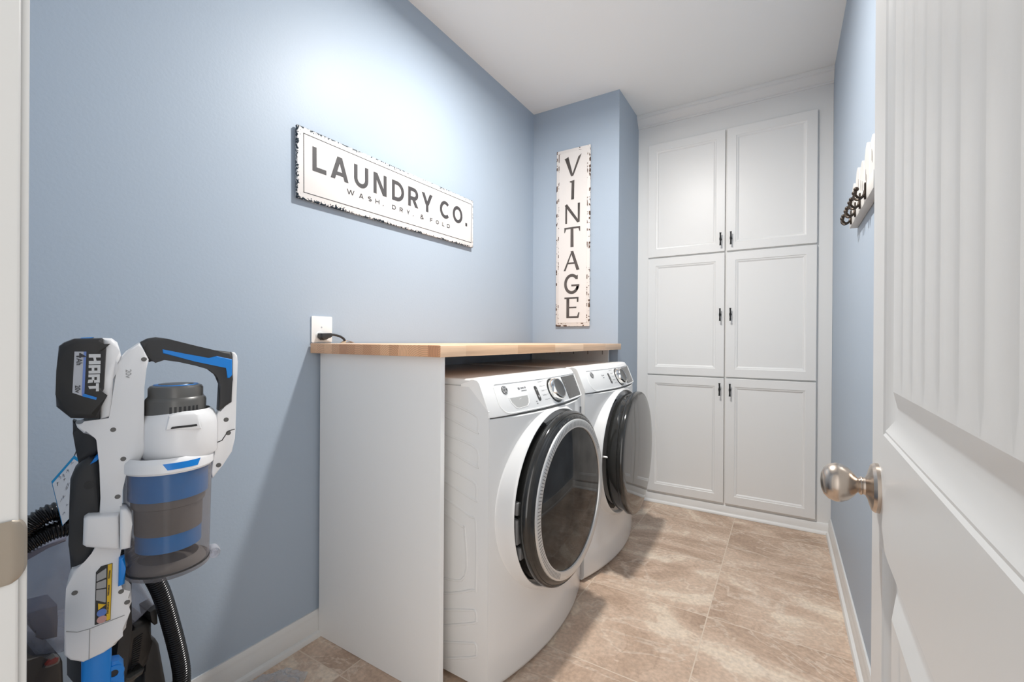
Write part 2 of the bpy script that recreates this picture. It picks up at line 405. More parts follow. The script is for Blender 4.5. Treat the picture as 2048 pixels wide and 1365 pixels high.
def rrect(x0, x1, z0, z1, r, n=5):
    rs = r if isinstance(r, (list, tuple)) else [r]*4   # bl, br, tr, tl
    out = []
    for (cx, cz, a, q) in ((x0+rs[0], z0+rs[0], 180, rs[0]), (x1-rs[1], z0+rs[1], 270, rs[1]), (x1-rs[2], z1-rs[2], 0, rs[2]), (x0+rs[3], z1-rs[3], 90, rs[3])):
        if q <= 1e-6: out.append((cx, cz))
        else: out += arc(cx, cz, q, q, a, a+90, n)
    return out

# lettering: stroke glyphs drawn in a box, and font text, both mapped by a function (a, b) -> point
def stroke2d(pts, w):
    L = []; Rr = []; n = len(pts)
    for i in range(n):
        p = Vector(pts[i]); a = Vector(pts[max(i-1, 0)]); c = Vector(pts[min(i+1, n-1)])
        d1 = (p-a).normalized() if i > 0 else (c-p).normalized(); d2 = (c-p).normalized() if i < n-1 else d1
        n1 = Vector((-d1.y, d1.x)); n2 = Vector((-d2.y, d2.x)); mm = (n1+n2)
        mm = mm.normalized() if mm.length > 1e-6 else n1
        k = (w/2)/max(0.35, mm.dot(n1))
        L.append(p+mm*k); Rr.append(p-mm*k)
    return [(L[i], L[i+1], Rr[i+1], Rr[i]) for i in range(n-1)]
def diag(x0, z0, x1, z1, wx): return [((x0-wx/2, z0), (x0+wx/2, z0), (x1+wx/2, z1), (x1-wx/2, z1))]
def glyph(ch, x0, x1, z0, z1, w, wv=None):
    # wv: weight of the thin strokes
    wv = wv or w; W = x1-x0; H = z1-z0; h = w/2; cx = (x0+x1)/2; q = []
    def vert(x, a=z0, b=z1, ww=w): return [((x-ww/2, a), (x+ww/2, a), (x+ww/2, b), (x-ww/2, b))]
    def hor(z, a, b, ww=w): return [((a, z-ww/2), (b, z-ww/2), (b, z+ww/2), (a, z+ww/2))]
    if ch == 'L': q += vert(x0+h) + hor(z0+h, x0, x1)
    elif ch == 'I': q += vert(cx)
    elif ch == 'T': q += vert(cx) + hor(z1-h, x0, x1)
    elif ch == 'H': q += vert(x0+h) + vert(x1-h) + hor((z0+z1)/2, x0, x1)
    elif ch == 'E': q += vert(x0+h) + hor(z0+h, x0, x1) + hor(z1-h, x0, x1) + hor((z0+z1)/2, x0, x1-W*0.12)
    elif ch == 'F': q += vert(x0+h) + hor(z1-h, x0, x1) + hor((z0+z1)/2, x0, x1-W*0.12)
    elif ch == 'A': q += diag(x0+h*1.1, z0, cx-w*0.08, z1, w*1.12) + diag(x1-h*1.1, z0, cx+w*0.08, z1, w*1.12) + hor(z0+H*0.27, x0+W*0.2, x1-W*0.2, w*0.85)
    elif ch == 'V': q += diag(cx-w*0.08, z0, x0+h*1.1, z1, w*1.12) + diag(cx+w*0.08, z0, x1-h*1.1, z1, w*1.12)
    elif ch == 'W':
        for a, c in ((x0+h, x0+W*0.28), (cx, x0+W*0.28), (cx, x1-W*0.28), (x1-h, x1-W*0.28)): q += diag(c, z0, a, z1, w*1.05)
    elif ch == 'N': q += vert(x0+h) + vert(x1-h) + diag(x1-w*0.62, z0, x0+w*0.62, z1, w*1.24)
    elif ch == 'Y': q += vert(cx, z0, z0+H*0.45) + diag(cx-w*0.06, z0+H*0.38, x0+h*1.15, z1, w*1.2) + diag(cx+w*0.06, z0+H*0.38, x1-h*1.15, z1, w*1.2)
    elif ch == 'U':
        r = W/2-h; q += stroke2d([(x0+h, z1)] + arc(cx, z0+h+r, r, r, 180, 360, 18) + [(x1-h, z1)], w)
    elif ch == 'D':
        r = H/2-h; k = max(x0+w, x1-h-r)
        q += vert(x0+h) + stroke2d([(x0+h, z1-h), (k, z1-h)] + arc(k, (z0+z1)/2, x1-h-k, r, 90, -90, 18)[1:] + [(x0+h, z0+h)], w)
    elif ch == 'R' or ch == 'P':
        zb = z0+H*0.44; r = (z1-h-zb)/2; k = x1-h-r*1.05
        q += vert(x0+h) + stroke2d([(x0+h, z1-h), (k, z1-h)] + arc(k, zb+r, r, r, 90, -90, 14)[1:] + [(x0+h, zb)], w)
        if ch == 'R': q += diag(x1-w*0.62, z0, x0+W*0.48, zb, w*1.2)
    elif ch in 'CG':
        q += stroke2d(arc(cx, (z0+z1)/2, W/2-h+(W*0.06), H/2-h, 45, 315, 26), w)
        if ch == 'G': q += hor((z0+z1)/2-h, cx, x1, w) + vert(x1-h, z0+H*0.2, (z0+z1)/2)
    elif ch == 'O': q += stroke2d(arc(cx, (z0+z1)/2, W/2-h, H/2-h, 0, 360, 36), w)
    elif ch == 'S':
        r = H/4-h/2
        q += stroke2d(arc(cx, z1-h-r, W/2-h, r, 40, 270, 14) + arc(cx, z0+h+r, W/2-h, r, 90, -140, 14)[1:], w)
    elif ch == '.': q += [((x0, z0), (x1, z0), (x1, z1), (x0, z1))]
    elif ch == ',': q += diag(cx-w*0.4, z0-H*0.35, cx+w*0.3, z1, w)
    elif ch == '&':
        q += stroke2d([(x1-h*0.5, z0+H*0.42), (x0+W*0.72, z0+H*0.12)] + arc(x0+W*0.42, z0+H*0.25, W*0.38, H*0.22, -45, -190, 10) + [(x0+W*0.2, z0+H*0.48), (x0+W*0.55, z0+H*0.62)] + arc(x0+W*0.42, z0+H*0.80, W*0.22, H*0.17, -25, 200, 10) + [(x0+W*0.3, z0+H*0.62), (x1-h, z0)], w)
    return q
def add_polys(mb, polys, fn, dn=None):
    for i, p in enumerate(polys):
        q = [Vector(fn(v[0], v[1])) for v in p]
        if dn: q = [v+Vector(dn)*(0.00004*(i % 12)) for v in q]
        mb.face(q)
_fc = {}
def font_mesh(txt, bold=0.0):
    k = (txt, bold)
    if k in _fc: return _fc[k]
    cu = bpy.data.curves.new('lettering', 'FONT'); cu.body = txt; cu.size = 1.0; cu.offset = bold; cu.resolution_u = 4
    ob = bpy.data.objects.new('lettering', cu); COL.objects.link(ob)
    dg = bpy.context.evaluated_depsgraph_get(); dg.update()
    me = bpy.data.meshes.new_from_object(ob.evaluated_get(dg))
    vs = [(v.co.x, v.co.y) for v in me.vertices]; fs = [tuple(p.vertices) for p in me.polygons]
    bpy.data.objects.remove(ob); bpy.data.curves.remove(cu); bpy.data.meshes.remove(me)
    _fc[k] = (vs, fs); return _fc[k]
def add_text(mb, txt, size, fn, a=0.0, b=0.0, align='L', bold=0.0, sx=1.0):
    vs, fs = font_mesh(txt, bold)
    if not vs: return
    mx = max(v[0] for v in vs); mn = min(v[0] for v in vs)
    off = {'L': -mn, 'C': -(mx+mn)/2, 'R': -mx}[align]
    vv = [mb.bm.verts.new(fn(a+(v[0]+off)*size*sx, b+v[1]*size)) for v in vs]
    for f in fs:
        try: mb.bm.faces.new([vv[i] for i in f])
        except ValueError: pass

# ------------------------------------------------------------------ room shell
H = 2.743; YC = 1.7546; XC = 0.6225; YK = 2.195; XR = 1.7675; YF = -0.905
struct('floor', MB().box(-0.1, XR+0.1, -1.9, 2.6, -0.08, 0), M['tile'])
struct('ceiling', MB().box(-0.1, XR+0.1, -1.02, 2.6, H, H+0.08), M['ceiling'])
struct('wall_left', MB().box(-0.1, 0, -1.02, 2.6, 0, H), M['wall'])
struct('wall_right', MB().box(XR, XR+0.1, -1.02, 2.6, 0, H), M['wall'])
struct('wall_back', MB().box(0, XR, 2.50, 2.6, 0, H), M['wall'])
struct('wall_alcove', MB().box(0, XC, YC, 2.50, 0, H), M['wall'])
JL, JR, JH = 0.930, 1.650, 2.045
struct('wall_front', MB().box(0, JL-0.02, -1.02, YF, 0, H).box(JR+0.02, XR, -1.02, YF, 0, H).box(JL-0.02, JR+0.02, -1.02, YF, JH+0.02, H), M['wall'], weld=False)

def base_profile(h):   # (depth from wall, z)
    return [(0, 0), (0.026, 0), (0.026, 0.006), (0.022, 0.016), (0.0135, 0.021), (0.0125, 0.021), (0.0125, h-0.030), (0.0105, h-0.026), (0.0115, h-0.018), (0.008, h-0.008), (0.006, h), (0, h)]
def baseboard(name, p0, p1, nrm, h=0.0978):
    mb = MB(); p0 = Vector(p0); p1 = Vector(p1); n = Vector(nrm)
    rows = [[tuple(p + n*d + Vector((0, 0, z))) for d, z in base_profile(h)] for p in (p0, p1)]
    mb.grid(rows, closed_v=True, cap=True)
    return struct(name, mb, M['base'])
baseboard('baseboard_left', (0, YF+0.002, 0), (0, YC, 0), (1, 0, 0))
baseboard('baseboard_right', (XR, YF+0.02, 0), (XR, YK-0.012, 0), (-1, 0, 0))

# door jamb and casing (left jamb is what the camera looks past)
def jamb(name, sgn, xin):
    mb = MB()
    xs = sorted((xin, xin - sgn*0.019))
    mb.box(xs[0], xs[1], -1.045, -0.8985, 0, JH, 0.003, 3)                      # jamb board
    st = sorted((xin, xin + sgn*0.010)); 
    mb.box(st[0], st[1], -0.985, -0.945, 0, JH, 0.003, 2)                       # door stop
    cs = sorted((xin - sgn*0.005, xin - sgn*0.062))
    mb.prism([(cs[0], YF), (cs[1], YF), (cs[1], YF+0.013), (cs[0], YF+0.013)] if sgn > 0 else [(cs[0], YF), (cs[1], YF), (cs[1], YF+0.013), (cs[0], YF+0.013)], 0, JH+0.06, 0.003, 2, axis='z', bevall=True)
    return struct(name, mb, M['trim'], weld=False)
jl = jamb('trim_1', 1, JL)
jr = jamb('trim_2', -1, JR)
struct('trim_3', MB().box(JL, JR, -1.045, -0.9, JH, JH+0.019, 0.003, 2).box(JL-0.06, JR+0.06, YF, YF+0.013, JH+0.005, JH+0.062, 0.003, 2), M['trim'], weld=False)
# strike plate with a lip that curls over the edge of the jamb
mb = MB(); zc, hh = 0.940, 0.0285
sec = [(JL+0.0005, -0.965), (JL+0.0022, -0.964), (JL+0.0022, -0.905), (JL+0.0018, -0.9005), (JL-0.0002, -0.8955), (JL-0.005, -0.8925)]
rows = []
for k in range(33):
    z = zc - hh + 2*hh*k/32; e = abs(k-16)/16; e = 1 - (0.0 if e < 0.5 else (1-math.sqrt(max(0.0, 1-((e-0.5)/0.5)**2))))*0.75
    rows.append([(x, (y if i < 3 else -0.905+(y+0.905)*e), z) for i, (x, y) in enumerate(sec)])
mb.grid(rows)
st = mb.build('strike_plate', M['strike'], jl); st['label'] = 'nickel strike plate on the jamb'
# head of one fixing screw
sc = MB().lathe([(0.0001, 0.0012), (0.003, 0.001), (0.0036, 0)], (JL+0.0024, -0.93, zc+0.017), 'x', 16).build('screw', M['strike'], st)

# ------------------------------------------------------------------ open door
def panel_cells(mb, W, Hh, panels, prof, fn, planks=0):
    # fn(a, b, d): a across, b up, d depth into the leaf
    xs = sorted({0, W} | {p[0] for p in panels} | {p[1] for p in panels}); zs = sorted({0, Hh} | {p[2] for p in panels} | {p[3] for p in panels})
    for i in range(len(xs)-1):
        for j in range(len(zs)-1):
            mx, mz = (xs[i]+xs[i+1])/2, (zs[j]+zs[j+1])/2
            if any(p[0] < mx < p[1] and p[2] < mz < p[3] for p in panels): continue
            mb.face([fn(xs[i], zs[j], 0), fn(xs[i+1], zs[j], 0), fn(xs[i+1], zs[j+1], 0), fn(xs[i], zs[j+1], 0)])
    for (x0, x1, z0, z1) in panels:
        loops = []
        for ins, d in prof:
            loops.append([(x0+ins, z0+ins, d), (x1-ins, z0+ins, d), (x1-ins, z1-ins, d), (x0+ins, z1-ins, d)])
        for A, B in zip(loops[:-1], loops[1:]):
            for k in range(4):
                mb.face([fn(*A[k]), fn(*A[(k+1) % 4]), fn(*B[(k+1) % 4]), fn(*B[k])])
        L = loops[-1]; a0, a1, b0, b1, d = L[0][0], L[1][0], L[0][1], L[2][1], L[0][2]
        if not planks: mb.face([fn(*p) for p in L])
        else:
            n = planks; g = 0.006; dd = 0.0020; cuts = [(a0, d)]
            for k in range(1, n):
                a = a0+(a1-a0)*k/n; cuts += [(a-g, d), (a, d+dd), (a+g, d)]
            cuts.append((a1, d))
            for (p, dp), (q, dq) in zip(cuts[:-1], cuts[1:]):
                e_ = 0.03
                R_ = [(b0, d, d), (b0+e_, dp, dq), (b1-e_, dp, dq), (b1, d, d)]
                for (ba, pa_, qa_), (bb, pb_, qb_) in zip(R_[:-1], R_[1:]):
                    mb.face([fn(p, ba, pa_), fn(q, ba, qa_), fn(q, bb, qb_), fn(p, bb, pb_)])
DANG = math.radians(1.65)
DW, DH, DT = 0.711, 2.03, 0.035
door = thing('door_1', 'open white two-panel door with planked panels and a nickel knob', 'door', (1.6155, -0.898, 0.008), 0, kind='structure')
door.rotation_euler = (0, 0, -DANG)
mb = MB()
fn = lambda a, b, d: (d, a, b)          # local x into the leaf, y along the leaf away from the hinge
prof = [(0, 0), (0.003, 0.002), (0.006, 0.0015), (0.010, 0.0035), (0.024, 0.0095), (0.036, 0.0095), (0.040, 0.0080), (0.060, 0.0015)]
panels = [(0.098, DW-0.098, 0.20, 0.868), (0.098, DW-0.098, 1.010, DH-0.115)]
panel_cells(mb, DW, DH, panels, prof, fn, planks=8)
for q in ([(0, 0), (0, DH)], ):
    pass
mb.face([(DT, 0, 0), (DT, DW, 0), (DT, DW, DH), (DT, 0, DH)])
mb.face([(0, DW, 0), (DT, DW, 0), (DT, DW, DH), (0, DW, DH)]); mb.face([(0, 0, 0), (DT, 0, 0), (DT, 0, DH), (0, 0, DH)])
mb.face([(0, 0, DH), (DT, 0, DH), (DT, DW, DH), (0, DW, DH)]); mb.face([(0, 0, 0), (DT, 0, 0), (DT, DW, 0), (0, DW, 0)])
mb.build('door_leaf', M['door'], door, angle=25)
kz = 0.932; ky = DW-0.060
kn = MB().lathe([(0.0001, -0.064), (0.010, -0.0632), (0.018, -0.060), (0.0235, -0.0545), (0.0262, -0.047), (0.0258, -0.040), (0.0225, -0.033), (0.016, -0.0265), (0.0105, -0.0225), (0.0098, -0.021), (0.0118, -0.0195), (0.0125, -0.018), (0.011, -0.0165), (0.0115, -0.014), (0.0165, -0.0115), (0.024, -0.0095), (0.030, -0.0075), (0.0325, -0.004), (0.0325, 0)], (0, ky, kz), 'x', 56).build('door_knob', M['nickel'], door)
kn['label'] = 'satin nickel egg-shaped knob'
MB().box(0.006, 0.029, DW-0.0005, DW+0.0022, kz-0.028, kz+0.028, 0.001).build('latch_plate', M['nickel'], door)
for hz in (0.22, 1.02, 1.80):
    MB().lathe([(0.0001, 0), (0.006, 0), (0.006, 0.089), (0.0001, 0.089)], (DT+0.002, -0.004, hz), 'z', 16).build('hinge', M['nickel'], door)

# ------------------------------------------------------------------ ceiling light (just above the frame)
fx_ = thing('ceiling_light', 'round flush ceiling light over the washer, above the picture edge', 'light', (LX, LY, H))
MB().lathe([(0.0001, 0), (0.095, 0), (0.095, -0.045), (0.088, -0.052), (0.072, -0.052)], (0, 0, 0), 'z', 48).build('lamp_base', M['trim'], fx_)
MB().lathe([(0.072, -0.050), (0.068, -0.062), (0.05, -0.070), (0.0001, -0.073)], (0, 0, 0), 'z', 48).build('lamp_lens', M['lens'], fx_)

# ------------------------------------------------------------------ built-in cabinet
cab = thing('storage_cabinet', 'tall built-in white cabinet with six panelled doors across the end wall', 'cabinet', (XC, YK, 0))
CW = XR-XC
MB().box(0.0, CW-0.0005, 0.02, 0.30, 0.0, H-0.001).build('carcass', M['cab'], cab)
MB().box(0.0, CW-0.0005, 0.0, 0.021, 0.0, H-0.001).build('face_frame', M['cab'], cab)
cp = [(0, 2.660), (0.006, 2.660), (0.008, 2.668), (0.012, 2.670), (0.012, 2.676), (0.018, 2.682), (0.026, 2.692), (0.036, 2.708), (0.041, 2.714), (0.041, 2.720), (0.047, 2.724), (0.050, 2.732), (0.050, 2.7425), (0, 2.7425)]
MB().grid([[(x, -d, z) for d, z in cp] for x in (0.0, CW-0.0005)], closed_v=True, cap=True).build('crown_moulding', M['cab'], cab)
bpz = [(0, 0.001), (0.022, 0.001), (0.022, 0.006), (0.018, 0.015), (0.011, 0.020), (0.010, 0.020), (0.010, 0.058), (0.006, 0.064), (0, 0.066)]
MB().grid([[(x, -d, z) for d, z in bpz] for x in (0.002, CW-0.002)], closed_v=True, cap=True).build('base_moulding', M['cab'], cab)
cprof = [(0, 0.0), (0.002, -0.0008), (0.052, -0.0008), (0.054, 0.001), (0.057, 0.0025), (0.062, 0.0035), (0.070, 0.0085), (0.074, 0.0085)]
def cab_door(x0, x1, z0, z1, hx, hz):
    mb = MB(); W = x1-x0; Hh = z1-z0; T = 0.0195
    fn = lambda a, b, d: (x0-XC+a, -0.020+d, z0+b)
    panel_cells(mb, W, Hh, [(0.0, W, 0.0, Hh)], cprof, fn)
    for q in ([(0,0),(W,0)], [(W,0),(W,Hh)], [(W,Hh),(0,Hh)], [(0,Hh),(0,0)]):
        mb.face([fn(q[0][0], q[0][1], 0), fn(q[1][0], q[1][1], 0), fn(q[1][0], q[1][1], T), fn(q[0][0], q[0][1], T)])
    d = mb.build('door', M['cab'], cab, angle=20)
    h = MB(); cx = hx-XC
    pr = [(0.0001, -0.041), (0.0060, -0.041), (0.0060, -0.036), (0.0045, -0.035), (0.0050, -0.028), (0.0042, -0.020), (0.0048, -0.013), (0.0044, -0.009), (0.0062, -0.007), (0.0062, 0.007)]
    pr = pr + [(r, -z) for r, z in reversed(pr[:-1])]
    h.lathe(pr, (cx, -0.046, hz), 'z', 14)
    h.lathe([(0.0065, -0.020), (0.0050, -0.024), (0.0045, -0.034), (0.006, -0.046)], (cx, 0, hz), 'y', 14)
    h.build('handle', M['blackmetal'], d)
rows = [(0.083, 0.896, 0.824), (0.906, 1.716, 1.311), (1.727, 2.521, 1.803)]
for z0, z1, hz in rows:
    cab_door(0.7005, 1.193, z0, z1, 1.170, hz)
    cab_door(1.204, 1.690, z0, z1, 1.231, hz)

# ------------------------------------------------------------------ counter and its supports
ct = thing('butcher_block_countertop', 'thick pale butcher block countertop laid over the washer and dryer', 'countertop', (0.006, 0.015, 1.082))
CL = 1.7375; CD = 0.6386; TK = 0.0365
mb = MB().box(0, CD, 0.0, CL, 0, TK, 0.002, 2)
o = mb.build('wood_slab', [M['butcher'], M['endgrain']], ct, angle=50)
for p in o.data.polygons:
    if abs(p.normal.y) > 0.9: p.material_index = 1
def panel(nm, label, y0, y1, x1):
    t = thing(nm, label, 'panel', (0.0, y0, 0), 0.0, 'white end panels under the countertop')
    MB().box(0.014, x1, 0, y1-y0, 0.001, 1.0815, 0.0008, 1).build('board', M['laminate'], t)
    MB().box(x1, x1+0.0012, 0, y1-y0, 0.001, 1.0815).build('edge_band', M['laminate_edge'], t)
    return t
panel('support_panel', 'white end panel under the near end of the wooden countertop', 0.0517, 0.0700, 0.6145)
fp = panel('support_panel', 'white end panel under the far end of the wooden countertop, behind the dryer', 1.7200, 1.7380, 0.570)
for xx in (0.13, 0.23, 0.33, 0.43, 0.53):
    MB().box(xx, xx+0.006, -0.0012, 0.001, 1.048, 1.072).build('cam_slot', M['woodgrey'], fp)

# ------------------------------------------------------------------ washer and dryer
def machine(nm, label, y0, rz, dryer):
    W = 0.711; C = W/2
    t = thing(nm, label, 'dryer' if dryer else 'washing machine', (0.0, y0, 0), rz)
    bow = lambda y: max(0.0, 1-((y-C)/C)**2)
    # cabinet body
    mb = MB()
    mb.prism([(0.05, 0.022), (0.733, 0.022), (0.733, 0.908), (0.655, 0.984), (0.05, 0.984)], 0.0, W, 0.003, 2)
    ribs = [[(0.16, 1.05), (0.538, 0.931), (0.633, 0.908), (0.676, 0.894), (0.691, 0.881), (0.691, 0.845), (0.682, 0.839), (0.539, 0.883), (0.16, 1.0)],
            [(0.1, 0.91), (0.539, 0.821), (0.635, 0.802), (0.677, 0.79), (0.691, 0.774), (0.692, 0.737), (0.683, 0.728), (0.54, 0.775), (0.1, 0.93)],
            [(0.1, 0.79), (0.54, 0.711), (0.635, 0.689), (0.674, 0.676), (0.686, 0.662), (0.686, 0.625), (0.678, 0.619), (0.54, 0.662), (0.1, 0.8)],
            [(0.3, 0.66), (0.539, 0.604), (0.658, 0.563), (0.685, 0.545), (0.686, 0.339), (0.672, 0.327), (0.541, 0.276), (0.3, 0.24)],
            [(0.3, 0.60), (0.539, 0.551), (0.626, 0.523), (0.64, 0.51), (0.642, 0.362), (0.541, 0.328), (0.3, 0.30)],
            [(0.3, 0.145), (0.542, 0.22), (0.665, 0.259), (0.684, 0.262), (0.689, 0.252), (0.688, 0.234), (0.678, 0.222), (0.542, 0.165), (0.3, 0.065)],
            [(0.44, 0.08), (0.543, 0.111), (0.665, 0.152), (0.684, 0.157), (0.690, 0.147), (0.689, 0.127), (0.679, 0.112), (0.543, 0.055), (0.5, 0.04)]]
    for r in ribs:
        r = [q for q in r if q[1] < 0.97]
        pts = spline([(x, 0, z) for x, z in r], 4)
        n0 = len(mb.bm.verts); mb.tube(pts, 0.0042, 8)
        mb.bm.verts.ensure_lookup_table()
        for v in mb.bm.verts[n0:]: v.co.y = v.co.y*0.55
    mb.build('body', M['appl'], t, weld=False)
    # bowed front with a raised collar round the door
    ZC = 0.562; RC = 0.309
    front = lambda y: 0.735 + 0.055*bow(y)
    mb = MB(); NY = 28; rowsF = []
    prof = [(0.012, -0.05), (0.012, -0.012), (0.020, -0.004), (0.034, 0.0), (0.15, 0), (0.35, 0), (0.55, 0), (0.75, 0), (0.880, 0), (0.8835, -0.003), (0.8835, -0.05)]
    for i in range(NY+1):
        y = 0.0008 + (W-0.0016)*i/NY
        rowsF.append([(front(y)+dx, y, z) for z, dx in prof])
    mb.grid(rowsF, cap=True)
    rowsC = []
    for i in range(97):
        th = 2*PI*i/96; r_ = []
        def cpos(rad, tt, xx=None):
            y = min(max(C+rad*math.cos(th), 0.004), W-0.004); z = min(ZC+rad*math.sin(th), 0.8795); f0 = front(y)-0.001
            if xx is None:
                k = tt*tt*(3-2*tt); return (f0+max(0.004, 0.806-f0)*k, y, z)
            return (xx, y, z)
        for q in range(9): r_.append(cpos(RC+0.024-0.016*q/8, q/8))
        r_.append(cpos(RC+0.006, 1, 0.8055)); r_.append(cpos(RC+0.003, 1, 0.802)); r_.append(cpos(RC+0.001, 1, 0.780)); r_.append(cpos(RC-0.003, 1, 0.745))
        rowsC.append(r_)
    mb.grid(rowsC)
    mb.build('front_panel', M['appl'], t, weld=False)
    MB().grid([[(front(y)-0.004, y, 0.8830), (front(y)-0.004, y, 0.8875)] for y in [W*i/24 for i in range(25)]]).build('panel_seam', M['seam'], t)
    # lid
    MB().box(0.05, 0.662, 0.0005, W-0.0005, 0.984, 1.0075, 0.008, 4).build('top_panel', M['appl'], t)
    # console
    mb = MB(); rowsK = []
    NY = 30
    def top_xt(y): return 0.700+0.025*bow(y)
    def bot_xb(y): return 0.742+0.036*bow(y)
    for i in range(NY+1):
        u = i/NY; y = 0.0004+(W-0.0008)*u
        e = min(1.0, min(u, 1-u)/0.05); e = e*e*(3-2*e)           # rounded shoulders
        xt, xb = top_xt(y), bot_xb(y)
        zt = 1.0105 - 0.004*(1-e); s_ = 0.005*(1-e)
        rowsK.append([(0.62, y, 0.965), (0.62, y, 0.990), (0.655, y, zt-0.006), (0.660, y, zt), (xt-0.022-s_, y, zt), (xt-0.008-s_, y, zt-0.003), (xt-s_, y, 0.998-0.004*(1-e)), (xt+0.004-s_, y, 0.990-0.006*(1-e)),
                      (xb-s_, y, 0.893), (xb-0.001-s_, y, 0.889), (xb-0.012-s_, y, 0.887), (0.720, y, 0.887), (0.720, y, 0.905), (0.69, y, 0.935), (0.657, y, 0.965)])
    mb.grid(rowsK, cap=True)
    con = mb.build('control_panel', M['appl_plastic'], t, angle=50)
    # positions on the sloping face: a across, b from 0 (bottom) to 1 (top), h outwards
    nrm = Vector((0.097, 0, 0.046)).normalized()
    def S(a, b, h=0.0):
        xb, xt = bot_xb(a), top_xt(a)+0.004
        return Vector((xb+(xt-xb)*b, a, 0.893+0.097*b)) + nrm*h
    def SM(a, bm_, h=0.0): return S(a, bm_/0.107, h)               # b in metres along the slope
    def plate(outline, h0, h1, inset):
        mb = MB(); n = len(outline); cx = sum(p[0] for p in outline)/n; cb = sum(p[1] for p in outline)/n
        def sh(k): return [(cx+(p[0]-cx)*k, cb+(p[1]-cb)*k) for p in outline]
        A = [SM(*p, h0) for p in outline]; kk = 1-inset
        B = [SM(*p, h1) for p in sh(kk)]
        rings = [A, B]
        for k in (0.8, 0.55, 0.3, 0.08): rings.append([SM(*p, h1) for p in sh(kk*k)])
        mb.grid(rings, closed_v=True); mb.face(rings[-1])
        return mb
    out = rrect(0.050, 0.690, 0.000, 0.106, [0.045, 0.012, 0.008, 0.012], 8)
    den = []
    for i in range(len(out)):
        p, q = out[i], out[(i+1) % len(out)]; dd = math.hypot(p[0]-q[0], p[1]-q[1]); k = max(1, int(dd/0.03))
        den += [(p[0]+(q[0]-p[0])*j/k, p[1]+(q[1]-p[1])*j/k) for j in range(k)]
    # raised rim line round the fascia
    MB().tube([SM(*p, 0.0004) for p in den], 0.0019, 6, closed=True).build('fascia_rim', M['appl_plastic'], con)
    # round maker's badge
    lc = (0.100, 0.082)
    lg = plate([(lc[0]+0.0155*math.cos(x*PI/16), lc[1]+0.0155*math.sin(x*PI/16)) for x in range(32)], 0.0002, 0.0022, 0.08).build('badge', M['dialface'], con)
    mb = MB(); f_ = lambda a, b: SM(lc[0]+a, lc[1]+b, 0.0026)
    add_polys(mb, stroke2d([(0.0128*math.cos(x*PI/18), 0.0128*math.sin(x*PI/18)) for x in range(37)], 0.0012), f_)
    for k in range(4):
        aa = k*PI/2+0.4
        add_polys(mb, stroke2d([((0.0095+0.002*math.sin(q*0.9))*math.cos(aa+q*0.16), (0.0095+0.002*math.sin(q*0.9))*math.sin(aa+q*0.16)) for q in range(8)], 0.0012), f_)
    add_polys(mb, stroke2d([(x+(-0.0035), z) for x, z in arc(0, 0.0005, 0.0038, 0.0058, 30, 330, 14)] + [(-0.0002, 0.0002), (-0.0025, 0.0002)], 0.0013), f_)
    add_polys(mb, stroke2d([(x+0.0042, z+0.0029) for x, z in arc(0, 0, 0.003, 0.0028, 40, 250, 8)] + [(x+0.0042, z-0.0028) for x, z in arc(0, 0, 0.0034, 0.0030, 110, 330, 9)], 0.0013), f_)
    mb.build('badge_monogram', M['printwhite'], lg, weld=False)
    if not dryer:
        # detergent drawer scoop
        sco = [(0.108, 0.052), (0.213, 0.054), (0.213, 0.040), (0.205, 0.026), (0.190, 0.016), (0.140, 0.013), (0.128, 0.016), (0.112, 0.036)]
        mb = MB(); n = len(sco)
        cx, cb = 0.162, 0.036
        sh = lambda k, dz=0: [(cx+(p[0]-cx)*k, cb+(p[1]-cb)*k+dz) for p in sco]
        rg = [[SM(*p, 0.0006) for p in sh(1.06)], [SM(*p, 0.0022) for p in sh(1.02)], [SM(*p, 0.0016) for p in sh(0.98)], [SM(*p, 0.0010) for p in sh(0.93, -0.001)], [SM(*p, 0.0008) for p in sh(0.6, -0.002)]]
        mb.grid(rg, closed_v=True); mb.face(rg[-1])
        d_ = mb.build('detergent_drawer', M['appl_plastic'], con, angle=60)
        mb = MB(); mb.face([SM(a, b2, 0.0012) for a, b2 in sh(0.95, -0.0005)])
        mb.build('drawer_scoop', pm('drawer_recess_grey', (0.42, 0.42, 0.41), 0.4), d_)
    # power pill
    pl_ = plate(rrect(0.270, 0.288, 0.024, 0.082, 0.0085, 6), 0.0002, 0.0022, 0.04).build('power_button', M['darkglass'], con)
    mb = MB()
    add_polys(mb, stroke2d(arc(0.279, 0.067, 0.003, 0.003, 120, 420, 12), 0.0011), lambda a, b: SM(a, b, 0.0028))
    add_polys(mb, [((0.2755, 0.036), (0.2775, 0.036), (0.2775, 0.046), (0.2755, 0.046)), ((0.280, 0.036), (0.2835, 0.041), (0.280, 0.046))], lambda a, b: SM(a, b, 0.0028))
    mb.build('power_icon', M['printwhite'], pl_, weld=False)
    # dial
    dc = (0.412, 0.052); base = SM(dc[0], dc[1], 0)
    yb = Vector((0, 1, 0)); slope = (SM(dc[0], 0.09)-SM(dc[0], 0.01)).normalized(); nz = yb.cross(slope).normalized()
    if nz.x < 0: nz = -nz
    mt_ = Matrix((yb, slope, nz)).transposed().to_4x4(); mt_.translation = base
    rs = MB().lathe([(0.0001, 0.003), (0.047, 0.003), (0.050, 0.002), (0.0505, -0.006)], (0, 0, 0), 'z', 56).xf(mt_).build('dial_bezel', M['blackgloss'], con)
    dl = MB().lathe([(0.0445, 0.0), (0.0445, 0.010), (0.0420, 0.024), (0.0400, 0.028), (0.0375, 0.029), (0.0355, 0.0275)], (0, 0, 0), 'z', 64).xf(mt_).build('dial', M['chrome'], con)
